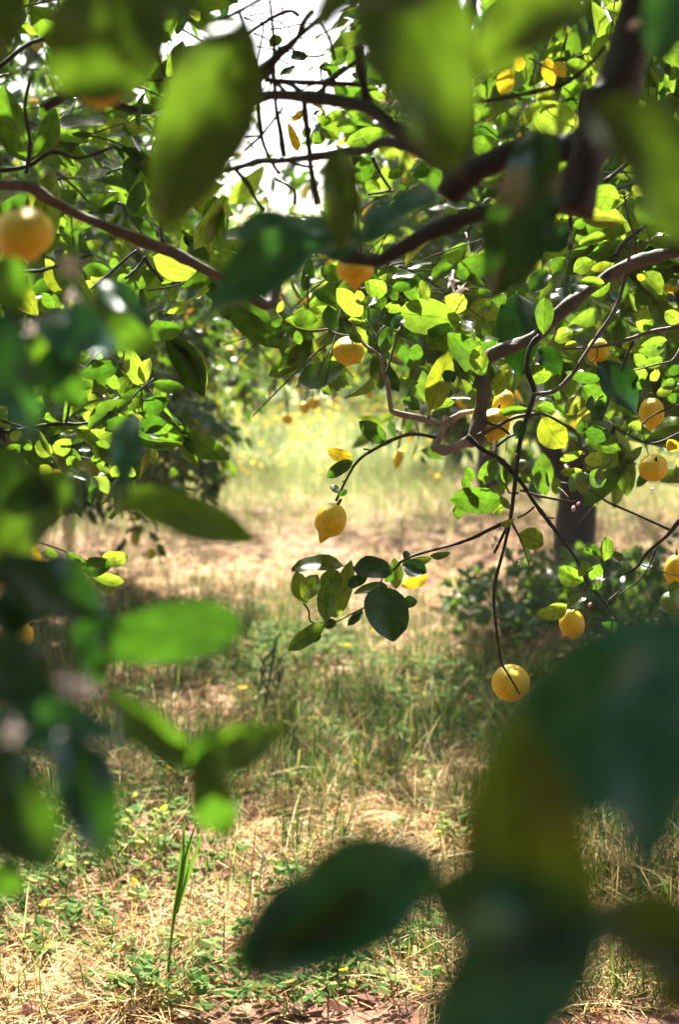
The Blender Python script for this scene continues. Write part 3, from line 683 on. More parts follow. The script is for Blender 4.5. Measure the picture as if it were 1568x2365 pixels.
# in-focus leaves of A, read off the photograph: crop, base, tip, seen width, look
LA = {'C1': """690 445 500 240 130 b|1460 495 970 430 240 b|1230 1180 1355 745 170 p|1640 890 1375 580 200 b|720 490 590 475 50 m|880 1420 675 1255 125 m|620 1530 425 1480 90 y|1145 1160 1005 1090 90 m
1255 1110 1410 1120 70 b|1370 1080 1545 1085 48 s|1300 1040 1400 1040 70 m|860 730 900 520 110 m|800 650 730 545 45 d|690 650 600 570 70 m|470 560 440 360 110 m|350 480 150 470 125 m|165 530 40 600 60 m|190 560 220 670 62 b
520 180 385 60 125 m|500 350 330 250 80 m|880 270 720 190 130 b|840 400 800 260 110 m|720 400 800 290 75 s|1000 400 880 370 70 b|1130 330 1030 200 90 b|1200 330 1160 170 80 m|1120 120 925 150 75 s|1230 30 1050 70 65 s
1400 60 1230 150 110 m|1340 300 1500 400 135 b|1200 690 1420 520 180 m|1000 610 1150 650 110 d|1090 790 1130 660 100 b|1040 740 1090 850 62 b|1450 490 1570 560 85 s|1330 870 1400 960 95 d|1130 960 970 950 65 b|0 520 80 470 62 b
45 420 90 330 45 b|110 560 30 600 70 d|110 730 90 780 60 d|640 200 560 130 90 m|700 330 660 250 80 b|300 190 380 150 60 s|930 230 1130 180 80 b|960 330 930 240 70 m|1010 450 930 540 80 d|680 130 560 200 80 m|1290 590 1200 560 90 m""",
      'C2': """320 280 345 885 290 d|950 790 1255 1185 265 d|540 305 530 585 125 m|490 695 655 890 160 k|590 900 400 870 165 b|150 1060 255 850 110 m|400 1160 145 1210 62 m|480 1150 620 1180 92 m|690 1200 850 1085 115 m
520 1225 695 1465 195 p|700 880 960 945 75 b|1005 1105 825 1000 130 b|800 1295 850 1155 105 b|910 1245 990 1090 92 m|850 1330 1045 1375 115 b|790 1340 850 1255 75 m|850 1400 1125 1480 95 m|825 1490 655 1555 62 b|840 1560 985 1530 110 b
690 690 812 680 90 b|1275 550 1312 365 95 b|1262 530 1148 455 45 s|1300 555 1365 490 62 b|1570 500 1472 415 100 b|1480 640 1262 712 125 b|1290 110 1445 280 145 m|1450 230 1570 245 52 y|1000 205 820 170 75 m|560 100 430 250 125 d
700 0 600 125 120 m|900 20 760 105 130 m|900 90 1050 40 62 p|700 350 620 230 130 d|750 280 830 180 85 d|1110 395 1008 512 62 s|600 640 760 560 105 m|1230 740 1310 830 82 b|1310 825 1455 770 85 b|1190 900 1335 900 92 b|1260 1010 1300 930 72 b
1490 1400 1562 1485 82 y|1250 130 1310 160 45 y|60 640 180 600 60 s|20 660 170 720 110 b|0 860 40 680 120 b|140 340 20 400 110 m|240 300 130 350 100 b|350 60 450 20 80 b|900 290 1040 190 80 b|1040 260 1130 330 75 d|690 560 860 525 50 s|450 780 380 740 70 y
880 1200 900 1060 60 s|500 1080 620 1090 60 s|360 1250 320 1390 90 m|1060 1220 1130 1290 80 s|1180 1290 1290 1330 90 m|1400 1050 1520 990 80 b|1350 940 1420 860 80 b|1500 900 1568 830 90 b|1440 1000 1568 960 80 m|1490 1100 1568 1050 70 b""",
      'C3': """560 800 160 785 105 s|510 840 400 1010 190 m|515 1180 600 748 122 m|270 1085 185 840 130 m|250 1065 350 870 130 m|420 1235 410 930 122 m|410 1240 132 1445 112 m|345 1290 340 1390 80 d|400 1265 500 1230 92 d|500 1200 440 1080 92 m
930 850 630 805 150 k|740 880 585 948 80 d|945 745 965 980 100 m|1010 785 1190 860 125 d|1000 950 1202 880 85 y|880 925 935 850 62 b|1050 770 1230 745 62 b|1220 725 1380 705 52 b|1030 755 1050 682 52 d|830 960 945 1368 300 d|635 1020 900 965 62 s
1010 1095 1125 1075 130 d|700 1140 590 1258 62 k|625 -5 425 115 92 m|510 240 460 175 62 s|520 262 580 215 42 m|1440 330 1440 445 120 m""",
      'C4': """205 300 -195 300 190 b|45 175 165 -25 115 b|250 170 220 15 72 b|250 205 110 205 62 b|150 290 182 415 85 b|265 365 190 270 52 m|335 560 528 640 160 m|830 925 650 825 135 b|805 885 850 765 62 b|895 905 965 800 105 b|885 965 988 920 85 b
800 1045 712 1000 100 b|715 1110 482 1190 115 b|850 1015 715 1110 75 s|980 1240 1152 1290 65 b|1000 765 1020 588 92 b|960 725 900 635 52 b|950 722 828 670 42 b|825 70 665 85 62 b|870 120 1025 140 135 m|785 90 745 235 95 m|545 258 480 10 95 b
630 255 620 115 65 b|350 120 428 155 52 m|1490 985 1570 930 65 b|300 440 200 500 50 p|1050 700 1140 760 60 s|1120 790 1210 730 60 s|-60 220 -90 120 60 b|-20 150 -70 40 70 b""",
      'C7': """1115 1130 875 1090 175 b|1150 1290 815 1240 165 m|1200 1075 1415 965 125 b|1270 1315 1455 1035 235 m|190 720 -40 670 135 b|190 712 318 655 62 b|750 565 445 400 235 b|990 298 870 515 155 m|725 330 760 445 85 m|860 240 665 300 105 b
280 120 190 312 122 y|330 15 340 132 112 y|560 30 600 245 92 y|620 60 692 175 82 y|450 420 350 555 92 m|290 470 188 550 92 m|120 420 48 492 82 m|720 830 628 932 72 b|1240 705 1150 620 82 b|720 1340 575 1505 155 k|1010 1390 798 1455 72 m
880 150 690 50 110 m|1000 230 900 170 90 b|1130 200 1010 230 80 b|350 600 330 640 60 y|620 300 470 330 120 m|1100 640 1250 720 70 m|1180 640 1240 590 80 b|1420 80 1500 150 90 d|1500 200 1568 100 80 b|1350 250 1380 310 50 b|850 1280 760 1330 90 b|560 1280 440 1330 120 b""",
      'C8': """1190 590 880 690 125 b|850 440 745 515 75 m|970 965 1095 835 135 b|1140 1080 1035 975 95 b|1480 1010 1368 1115 105 b|1305 1150 1205 1192 85 b|440 530 520 745 62 y|550 440 465 512 42 y|460 20 590 15 80 d|120 60 60 -20 70 d|770 130 690 70 70 m|700 560 760 480 70 m|640 470 700 430 60 d|720 200 800 260 80 k|300 -60 380 -150 80 m|60 -120 -10 -60 90 m|560 640 610 560 60 m|90 620 40 540 60 b|660 330 700 280 50 d|860 330 780 400 90 k|375 165 495 95 55 d|640 690 720 600 90 m|830 650 690 560 110 m
800 90 870 -60 120 m|820 180 770 60 90 b|900 100 980 -30 110 m|900 300 790 250 80 b|1000 180 930 150 70 k|1060 300 1190 330 50 b|1080 900 960 880 60 y|1320 900 1210 940 80 m|1350 1030 1290 1000 60 b|1530 890 1400 930 90 m|700 420 690 520 60 m|560 30 470 -20 90 d"""}
LB = {'C5': """1085 980 985 690 122 b|1100 960 1142 778 92 b|1175 962 1422 1005 92 b|1110 1172 1292 1080 122 b|1260 1092 1200 975 92 m|620 900 912 830 122 b|840 880 912 1015 82 b|740 892 842 960 92 m|920 1052 1000 908 122 m|930 1062 1132 1040 85 m
1030 1240 1262 1282 145 b|1180 1312 1412 1425 172 b|960 1240 1100 1235 70 p|560 1088 690 900 115 m|800 1202 1032 1332 132 m|1130 1350 955 1565 235 k|900 1322 718 1400 152 m|700 1482 852 1470 122 m|570 1330 478 1435 115 s|600 1482 692 1480 82 s
340 1235 562 1145 125 b|240 1102 425 1130 72 m|640 1232 782 1190 92 b|600 1312 742 1342 62 b|1150 545 1392 558 132 b|840 97 635 90 92 b|530 262 345 85 165 p|120 215 280 442 152 p|320 270 412 392 82 b|1180 0 1505 112 165 b|40 132 20 -30 92 p
430 60 178 80 102 m|150 1442 48 1500 92 b|0 1502 132 1562 105 s|300 1332 402 1545 42 m|880 0 860 82 122 b|640 130 560 200 80 b|700 180 790 130 70 b|600 260 720 180 70 b|260 130 200 190 60 m|480 250 410 380 90 m|980 130 900 180 60 b
450 1180 360 1100 100 b|250 1180 200 1050 80 m|180 1150 60 1100 80 b|700 1000 620 960 70 m|860 1120 800 1050 60 s|930 1060 810 1100 50 s|900 1150 860 1090 60 m|990 1170 1060 1080 70 m|540 1400 420 1500 110 b|400 1500 260 1450 110 b|700 1560 800 1500 110 b|620 1560 500 1480 90 m
330 1500 300 1400 90 m|230 1480 180 1400 80 b|80 1400 160 1340 70 b|250 1230 100 1210 80 m|700 700 620 760 100 m|1010 690 860 690 60 b|640 960 560 850 60 m|790 770 720 740 90 b|940 760 900 720 60 b|560 980 500 880 70 m""",
      'C6': """590 560 737 545 85 b|480 622 642 590 102 m|520 642 705 702 62 b|560 692 668 732 92 m|380 522 492 602 55 b|260 502 332 548 45 b|510 110 380 60 55 s|100 737 -10 660 105 y|370 100 310 45 55 y|420 10 400 90 50 b|470 60 500 150 50 d|560 20 600 -20 70 b
690 20 650 90 60 b|730 10 760 95 70 b|180 460 240 590 45 y|250 845 240 830 40 p|560 150 520 240 60 d|440 -20 380 30 60 m|300 80 230 20 60 p|600 70 560 80 40 s"""}


def hero(root, data, d0, dj, depths={}):
    for c, txt in data.items():
        for row in txt.replace('\n', '|').split('|'):
            a = row.split()
            if len(a) < 6: continue
            x0, y0, x1, y1, wd = map(float, a[:5])
            u0, v0 = px(c, x0, y0); u1, v1 = px(c, x1, y1)
            add_leaf(root, u0, v0, u1, v1, wd * CROPS[c][2] * 1.15, depths.get(c, d0) + R.uniform(-dj, dj), a[5])


hero(TA, LA, 2.72, .09, {'C7': 2.25, 'C8': 2.45, 'C3': 2.68, 'C4': 2.68})
hero(TB, LB, 2.6, .10)

# the big blurred leaves close to the viewer (tree N): display coords base, tip, width, depth, elevation of the face, options
FG = [
    (335, -70, 150, 220, 250, .88, 'm', dict(e=0, blunt=.7, bend=.2)), (555, 50, 368, 515, 216, .92, 'm', dict(e=8, blunt=.3, fold=.2, curl=.2)),
    (900, -120, 1062, 380, 262, .80, 'k', dict(e=10, blunt=.4, fold=.2, curl=.2, mat='leaf')), (1040, -40, 715, 20, 170, .70, 'k', dict(e=32)),
    (1247, 300, 1150, 695, 165, 1.15, 'm', dict(e=2, blunt=.3, fold=.15, mat='leaf_dark')), (1350, -70, 1105, 145, 190, .78, 'k', dict(e=16)),
    (1660, 560, 1400, 225, 270, .66, 'm', dict(e=8, blunt=.3)), (1590, -60, 1515, 135, 130, .8, 'd', dict(e=20)),
    (845, 548, 425, 740, 112, 1.2, 'd', dict(e=34, bend=-.45, curl=.3)), (838, 560, 545, 520, 115, 1.22, 'd', dict(e=40, bend=.2)), (830, 560, 1012, 432, 86, 1.18, 'd', dict(e=44, bend=-.2)),
    (772, 345, 790, 575, 92, 1.15, 'm', dict(e=4)), (40, -90, 5, 110, 120, .8, 'm', dict(e=10)), (250, -60, 470, 15, 100, .75, 'k', dict(e=20)),
    (80, 740, 270, 790, 120, 1.0, 'd', dict(e=38, fold=.1)), (215, 690, 350, 815, 120, 1.15, 'b', dict(e=-4)), (225, 650, 345, 740, 60, 1.1, 'd', dict(e=44)), (80, 900, 150, 740, 130, 1.05, 'b', dict(e=6)),
    (-40, 700, 75, 1005, 125, .9, 'd', dict(e=16)), (0, 590, 45, 720, 90, .95, 'm', dict(e=4)), (110, 800, 185, 935, 110, 1.05, 'm', dict(e=8)),
    (300, 960, 290, 1120, 70, 1.3, 'd', dict(e=40)), (-60, 1060, 120, 1160, 130, .95, 'm', dict(e=6)), (10, 1290, 150, 1080, 140, .95, 'm', dict(e=2)), (50, 1120, 190, 1130, 60, 1.0, 'd', dict(e=46)),
    (270, 1140, 592, 1255, 100, 1.02, 'm', dict(e=2, bend=.35, curl=.3)), (195, 1500, 556, 1440, 138, .9, 'k', dict(e=8, blunt=.9, bend=.15, curl=.0, fold=.1, wave=.3, mat='leaf')), (-30, 1315, 250, 1430, 130, .9, 'd', dict(e=44, bend=.2)), (215, 1390, 220, 1580, 100, .9, 'd', dict(e=20)),
    (-40, 1420, 108, 1420, 110, .9, 'd', dict(e=36)), (-50, 1520, 120, 1590, 220, .8, 'd', dict(e=30)), (-60, 1680, 300, 1700, 95, .8, 'd', dict(e=44)),
    (-20, 1720, 110, 2010, 190, .72, 'd', dict(e=24)), (150, 1690, 240, 1985, 140, .72, 'd', dict(e=32)), (430, 1730, 684, 1688, 110, .86, 'b', dict(e=-4, blunt=0)), (480, 1680, 512, 1965, 112, .84, 'b', dict(e=-10)),
    (450, 1770, 255, 1600, 92, .86, 'd', dict(e=14, mat='leaf')), (0, 1990, 30, 2080, 80, .9, 'm', dict(e=4)), (1015, 1980, 525, 2225, 225, .60, 'd', dict(e=34, bend=.25, fold=.55, blunt=.45, wave=1.0)), (700, 2020, 585, 2262, 140, .61, 'd', dict(e=24)), (850, 2050, 590, 2222, 78, .592, 'm', dict(e=8)),  # last one: added leaf standing in for light through the big one
    (1720, 1480, 1108, 1815, 390, .52, 'd', dict(e=24, fold=.25, curl=.3, bend=.2, wave=.8)), (1500, 1500, 1500, 2015, 235, .5, 'd', dict(e=32, fold=.2, wave=.7)), (1255, 2340, 1185, 1660, 315, .5, 'k', dict(e=-4, fold=.3, curl=.2, mat='leaf_glow', blunt=.3, wave=.9)),
    (1310, 2030, 1015, 2470, 320, .47, 'd', dict(e=24, fold=.3, wave=.9)), (980, 2060, 1432, 2165, 205, .47, 'k', dict(e=30, mat='leaf_fg', wave=.9)), (1720, 2240, 1368, 2075, 180, .5, 'k', dict(e=38, mat='leaf', bend=.3)), (1640, 2230, 1520, 2330, 120, .5, 'k', dict(e=36, mat='leaf'))]
FGC = []
e_dark = lambda: R.random() < .75
for u0, v0, u1, v1, wd, d, lk, kw in FG:
    kw = dict(kw); wd *= 1.0
    if 'mat' not in kw and lk in 'bmk': kw['mat'] = 'leaf_fg' if (u0 < 700 and v0 > 500) else 'leaf_olive'
    elif 'mat' not in kw and lk == 'd': kw['mat'] = 'leaf_dark' if (u0 < 400 and v0 > 1300 and e_dark()) else 'leaf_teal'
    elif kw.get('mat') == 'leaf': kw['mat'] = 'leaf_fg' if u0 < 700 else 'leaf_olive'
    kw.setdefault('fold', R.uniform(.25, .5)); kw.setdefault('curl', R.uniform(.15, .5)); kw.setdefault('bend', R.uniform(-.25, .25)); kw.setdefault('blunt', .2); kw.setdefault('yaw', R.uniform(-12, 12)); kw.setdefault('wave', .9)
    add_leaf(TN, u0, v0, u1, v1, wd, d, lk, big=True, **kw)
    FGC.append(tuple(unp((u0 + u1) / 2, (v0 + v1) / 2, d)))
# thin twigs that carry them
for pts, d in [([(1700, 1500), (1600, 1500), (1480, 1540), (1400, 1620)], .56), ([(1700, 2300), (1500, 2200), (1330, 2150), (1200, 2080), (1020, 1980)], .6), ([(-60, 1250), (60, 1300), (180, 1420), (230, 1560), (440, 1720)], .93),
               ([(-60, 1640), (60, 1680), (160, 1700)], .82), ([(-60, 760), (60, 780), (200, 700)], 1.1), ([(620, -60), (560, 40), (540, 60)], .93), ([(-60, 1120), (120, 1090), (280, 1140)], 1.02), ([(1000, -80), (900, -60), (860, -90)], .8)]:
    branch(TN, 'D', pts, 12, 8, d, mat='twig', sides=6)
# ------------------------------------------------------------------ lemons
def lemon_mesh(mat, sides=18, rows=12, nip=.16, seed=0, fat=1.0):
    r_ = random.Random(seed)
    prof = []
    for i in range(rows + 1):
        t = math.pi * i / rows
        z = -math.cos(t); r = math.sin(t) ** .92
        prof.append((r * .80 * fat, z))
    prof = [(r, z) for r, z in prof]
    # nipple at the bottom
    V = []; F = []
    lobes = [r_.uniform(0, 6.28) for _ in range(3)]
    for i, (r, z) in enumerate(prof):
        if i == 0: z = -1 - nip; r = .03
        elif i == 1: z = -1 - nip * .55; r = .13 + .02
        elif i == 2: r = max(r * .82, .2); z = z * 1.0
        elif i == rows: z = .96; r = .05
        for s in range(sides):
            a = 2 * math.pi * s / sides
            k = 1 + .025 * math.sin(2 * a + lobes[0]) + .018 * math.sin(3 * a + lobes[1] + z * 2)
            V.append((r * k * math.cos(a), r * k * math.sin(a), z))
    for i in range(rows):
        for s in range(sides):
            s2 = (s + 1) % sides
            F.append((i * sides + s, i * sides + s2, (i + 1) * sides + s2, (i + 1) * sides + s))
    F.append(tuple(list(range(sides))[:4]))
    F = F[:-1]
    me = mesh_np('lemon', np.array(V), np.array(F), mat)
    return me


LEM = [lemon_mesh(M['lemon'], seed=s, nip=n, fat=f) for s, (n, f) in enumerate([(.40, .98), (.12, 1.08), (.20, 1.0)])]
LIME = lemon_mesh(M['lime'], seed=7, nip=.22, fat=1.0)
LEMF = lemon_mesh(M['lemon'], 10, 8, .16, 3)
SV, SF = tube_arrays([(0, 0, .9), (.03, .02, 1.1), (.0, .06, 1.32)], [.10, .075, .07], sides=6, n=2)
STALK = mesh_np('stalk', SV, SF, M['twig'])


def lemon(u, v, rx, ry, d, label, tilt=0.0, lean=0.0, me=None, group=None, stalk=True, lit=True):
    """rx, ry: seen half width and half height in px; tilt: roll in the picture plane (deg, nipple towards the left when > 0)"""
    me = me or LEM[0]
    P = unp(u, v, d)
    sx = rx / FPX * d / .80; sz = ry / FPX * d / 1.08
    Rm = Matrix.Rotation(math.radians(tilt), 4, 'Y') @ Matrix.Rotation(math.radians(lean), 4, 'X') @ Matrix.Rotation(R.uniform(0, 6.28), 4, 'Z')
    o = obj('lemon', me, None, Matrix.Translation(P) @ Rm @ Matrix.Diagonal((sx, sx, sz, 1)))
    tag(o, label, 'lemon', group)
    if stalk:
        s = bpy.data.objects.new('stalk', STALK); COL.objects.link(s); s.parent = o
    if lit: LIT_POINTS.append(tuple(P + Vector((0, 0, .03))))
    return o


G1 = 'lemons hanging in the near trees'
lemon(763, 1202, 36, 45, 2.76, 'pointed yellow lemon hanging alone in front of the sunlit path', 24, 0, LEM[0], G1)
lemon(1180, 1577, 41, 45, 2.745, 'wrinkled round lemon at the end of the longest drooping twig with a twig across it', 12, 25, LEM[1], G1, stalk=False)
lemon(1322, 1440, 28, 36, 2.7, 'yellow lemon under a pale curled leaf and blossom at lower right', -4, 0, LEM[1], G1)
lemon(1510, 1080, 31, 33, 2.75, 'round yellow lemon alone near the right edge with a sunlit top', 0, 50, LEM[1], G1)
lemon(1163, 938, 27, 42, 2.80, 'upper lemon of the pair behind the thick elbow of the branch', 10, -10, LEM[2], G1)
lemon(1143, 980, 34, 40, 2.74, 'lower larger lemon of the pair behind the thick elbow of the branch', 12, -10, LEM[2], G1)
lemon(1382, 811, 26, 33, 2.78, 'lemon crossed by a thin twig beside a small round leaf', 0, 0, LEM[2], G1)
lemon(805, 811, 34, 35, 2.82, 'plump lemon below a twig at the upper end of the pale bent branch', 8, 20, LEM[1], G1)
lemon(1506, 953, 28, 38, 2.95, 'mottled lemon above right of the big dark leaf', 0, 0, LEM[2], G1)
lemon(820, 620, 45, 38, 1.95, 'blurred lemon hanging right under the dark limb at top centre', 0, 0, LEM[0], G1)
lemon(52, 540, 64, 64, 1.35, 'large blurred lemon at the left edge crossed by a twig', -15, 20, LEM[1], G1)
lemon(232, 208, 52, 42, 1.25, 'blurred orange lemon half hidden behind the dappled leaf at top left', 0, 20, LEM[1], G1)
lemon(972, 322, 46, 44, 1.9, 'blurred lemon partly behind the long leaf at top centre', 20, 0, LEM[1], G1)
lemon(50, 1452, 42, 22, 2.0, 'lemon peeping out under a dark leaf at lower left', 70, 0, LEM[1], G1)
lemon(1562, 1318, 26, 40, 2.95, 'yellow lemon cut by the right edge above a green fruit', 0, 0, LEM[2], G1)
lemon(10, 1345, 20, 22, 2.4, 'small yellow lemon at the left edge above the dark leaf', 0, 0, LEM[2], G1)
G2 = 'unripe green lemons in the near trees'
lemon(1346, 1113, 19, 26, 2.66, 'pointed green unripe lemon under round leaves in front of the dark trunk', 0, 0, LIME, G2)
lemon(1207, 1073, 11, 13, 2.70, 'small green unripe lemon beside the drooping twig', 0, 0, LIME, G2)
lemon(1548, 1390, 22, 26, 2.95, 'green unripe lemon near the right edge below a yellow lemon', 0, 0, LIME, G2)
lemon(1564, 1095, 10, 18, 2.8, 'green unripe lemon cut by the right edge beside the round yellow lemon', 0, 0, LIME, G2)
G3L = []
G3 = 'small blurred lemons hanging in the trees behind'
for u, v, rx, ry, d, lb in [(920, 1059, 12, 25, 5.0, 'slim hanging lemon over the bright grass beside the bent branch'), (663, 967, 13, 14, 6.5, 'lowest lemon hanging alone over the yellow flowers'),
                            (725, 930, 18, 15, 6.3, 'right one of two touching lemons above the yellow flowers'), (704, 941, 13, 15, 6.3, 'left one of two touching lemons above the yellow flowers'),
                            (918, 820, 14, 17, 6.0, 'faint lemon between two green twigs behind the pale bent branch'), (312, 1243, 13, 18, 7.5, 'orange lemon hanging low in shade over the bare soil at left'),
                            (350, 1279, 12, 13, 7.2, 'lowest lemon over the bare soil at left'), (1085, 893, 22, 18, 5.5, 'soft yellow lemon left of the thick branch elbow'),
                            (1070, 925, 18, 18, 5.8, 'blurred lemon low behind the thick branch elbow'), (852, 910, 12, 11, 7.0, 'small orange lemon left of the vertical pale branch')]:
    lemon(u, v, rx, ry, d, lb, R.uniform(-20, 20), R.uniform(-20, 20), LEMF, G3, stalk=False, lit=False)
    G3L.append((unp(u, v - ry * .9, d), u, d))

# ------------------------------------------------------------------ blossoms and buds (parts of the trees)
def blossom_mesh():
    vs_ = []; fs_ = []; off = 0
    V, F, U = leaf_shape(4, 1, .5, .9, 0, 0, 3, pet=0)
    for k in range(5):
        a = k * 2 * math.pi / 5
        Rm = np.array(Matrix.Rotation(a, 3, 'Z') @ Matrix.Rotation(math.radians(-38), 3, 'Y'))
        W = (V * np.array([1, .42, 1])) @ Rm.T; vs_.append(W); fs_.append(F + off); off += len(V)
    V2, F2 = tube_arrays([(0, 0, 0), (0, 0, .3), (0, 0, .55)], [.12, .13, .08], sides=5, n=1)
    vs_.append(V2); fs_.append(F2 + off)
    return mesh_np('blossom', np.concatenate(vs_), np.concatenate(fs_), M['petal'])


BLO = blossom_mesh()
BV, BF = tube_arrays([(0, 0, 0), (0, 0, .25), (0, 0, .6), (0, 0, .9), (0, 0, 1.0)], [.10, .24, .30, .2, .04], sides=7, n=2, rough=.03)
BUD = mesh_np('bud', BV, BF, M['bud'])


def flower(root, u, v, spx, d, me=None, dirn=None):
    P = unp(u, v, d); s = spx / FPX * d
    dr = Vector(dirn or (R.uniform(-1, 1), R.uniform(-1, -.2), R.uniform(-.6, .8))).normalized()
    obj('bud' if me is BUD else 'blossom', me or BLO, root, Matrix.Translation(P) @ dr.to_track_quat('Z', 'Y').to_matrix().to_4x4() @ Matrix.Diagonal((s, s, s, 1)))


for u, v, s, d in [(918, 995, 12, 2.72), (1052, 650, 26, 2.4), (1070, 672, 20, 2.4), (1136, 1030, 16, 2.66), (1142, 1246, 14, 2.66), (1136, 1258, 12, 2.66), (1205, 1300, 10, 2.66), (1384, 1335, 14, 2.66), (1372, 1342, 12, 2.66), (1548, 1280, 12, 2.7), (1505, 1130, 10, 2.7), (1310, 1075, 8, 2.7), (857, 1025, 10, 2.74), (1270, 275, 14, 2.2), (1465, 80, 26, 1.7)]:
    flower(TA, u, v, s, d)
for u, v, s, d in [(1238, 1276, 15, 2.66), (1326, 1168, 18, 2.68), (1152, 1440, 13, 2.66), (1188, 1055, 10, 2.66), (1366, 1392, 14, 2.66), (1475, 1330, 8, 2.7), (1340, 1160, 12, 2.68)]:
    flower(TA, u, v, s, d, BUD)
for u, v, s, d in [(165, 615, 34, .9), (150, 1590, 48, .78), (200, 1580, 36, .8), (15, 1690, 42, .72), (262, 1760, 34, .74), (170, 690, 26, 1.05), (50, 884, 24, 1.1), (65, 755, 30, 1.05), (40, 1150, 22, 1.1), (1150, 20, 34, .9), (1470, 60, 22, 1.2)]:
    flower(TN, u, v, s, d)
# ------------------------------------------------------------------ smaller leaves filling the crowns of A and B
def clumps(cen, rad, nc, per, lsize, shell=.35, droop=.35, seed=0, box=2.0, flat=0.0):
    g = np.random.default_rng(seed)
    dv = g.normal(size=(nc, 3)); dv /= (np.abs(dv) ** box).sum(1, keepdims=True) ** (1 / box)
    ph = g.uniform(0, 6.28, 4)
    lob = 1 + .13 * np.sin(3 * np.arctan2(dv[:, 1], dv[:, 0]) + ph[0]) + .12 * np.sin(5 * dv[:, 2] + ph[1] + 2 * dv[:, 0]) + .08 * np.sin(7 * dv[:, 1] + ph[2])
    rr = (shell ** 3 + (1 - shell ** 3) * g.random(nc)) ** (1 / 3) * lob
    cc = np.array(cen) + dv * rr[:, None] * np.array(rad)
    tw = dv * np.array([1, 1, .5]) + g.normal(0, .45, (nc, 3)) + np.array([0, 0, -droop])
    tw /= np.linalg.norm(tw, axis=1, keepdims=True)
    tl = lsize * g.uniform(1.2, 2.4, nc)
    t = np.tile(np.linspace(0, 1, per), (nc, 1)) + g.normal(0, .05, (nc, per))
    base = cc[:, None] + tw[:, None] * (t * tl[:, None])[..., None]
    ax = tw[:, None] * .55 + g.normal(0, .62, (nc, per, 3))
    ax[..., 1] *= .6 - .35 * flat; ax[..., 2] -= .15
    nn = g.normal(0, .8, (nc, per, 3)) + np.array([0, -.35 - .5 * flat, .45 - .2 * flat])
    L = lsize * g.uniform(.6, 1.4, (nc, per)); W = L * g.uniform(.38, .5, (nc, per))
    return base.reshape(-1, 3), ax.reshape(-1, 3), nn.reshape(-1, 3), L.ravel(), W.ravel(), cc, tw, tl


def zone_prob(u, v, side):
    p = np.zeros(len(u))
    out = (u < -40) | (u > 1610) | (v < -60)
    if side == 'A':
        p = np.where((u > 1050) & (v < 900), .9, p); p = np.where((u > 1240) & (v >= 900) & (v < 1130), .45, p)
        p = np.where((u > 640) & (u <= 1050) & (v >= 590) & (v < 850), .92, p); p = np.where((u > 790) & (u <= 1050) & (v < 590), .8, p)
    else:
        p = np.where((u < 420) & (v < 1110), .95, p); p = np.where((u >= 420) & (u < 560) & (v > 430) & (v < 720), .5, p)
    return np.where(out, 1.0, p)


def keep(S, m):
    return tuple(x[m] for x in S[:5])


def near_crown(root, side, sets, n_single):
    S = [np.concatenate([s[i] for s in sets]) for i in range(5)]
    u, v, d = proj(S[0])
    m = clear(S[0]) & (rng.random(len(u)) < zone_prob(u, v, side)) & sun_open(S[0], .06, .12) & sun_open(S[0], .18, .15, LITG) & sun_open(S[0], .04, .0, DAPPLE)
    S = keep(S, m); u, v, d = proj(S[0])
    vz = np.where((u > -40) & (u < 1610) & (v > -40) & (d > 1.5) & (rng.random(len(u)) < .16))[0]
    S = keep(S, sun_open(S[0], .05, .1, S[0][vz] + S[1][vz] * .04)); u, v, d = proj(S[0])
    vis = (u > -60) & (u < 1630) & (v > -60) & (v < 2400) & (d > .5)
    size = np.where(vis, S[3] / np.maximum(d, .5), 0)
    order = np.argsort(-size)[:n_single]; order = order[size[order] > 0]
    one = np.zeros(len(u), bool); one[order] = True
    me_l = [mesh_np('leaf', *SMALL[k][:2], M['leaf'], SMALL[k][2]) for k in range(len(SMALL))]
    for i in np.where(one)[0]:
        ax = Vector(S[1][i]).normalized(); n = Vector(S[2][i]); n = (n - ax * n.dot(ax)).normalized(); y = n.cross(ax)
        L = S[3][i]; W = S[4][i]
        mm = Matrix((ax * L, y * W, n * L * .6)).transposed().to_4x4()
        obj('leaf', me_l[i % len(me_l)], root, Matrix.Translation(Vector(S[0][i])) @ mm)
    kind(bulk('foliage', *keep(S, ~one), SMALL, M['foliage'], root), 'stuff')
    # the fine twigs inside the foliage
    cc, tw, tl = (np.concatenate([s_[i] for s_ in sets]) for i in (5, 6, 7))
    a = cc - tw * (tl * .35)[:, None]; b = cc + tw * (tl * 1.05)[:, None] + np.array([0, 0, -.01])
    uu, vv, _ = proj(cc)
    m = clear(a, 1, 1) & clear(cc, 1, 1) & clear(b, 1, 1) & (rng.random(len(cc)) < zone_prob(uu, vv, side)) & sun_open(cc, .05, .3)
    Vs, Fs, off = [], [], 0
    for p, q, c in zip(a[m], b[m], cc[m]):
        V, F = tube_arrays([Vector(p), Vector(c) + Vector((0, 0, .008)), Vector(q)], [.0032, .0024, .0012], sides=4, n=2)
        Vs.append(V); Fs.append(F + off); off += len(V)
    kind(obj('twigs', mesh_np('twigs', np.concatenate(Vs), np.concatenate(Fs), M['twig']), root), 'stuff')


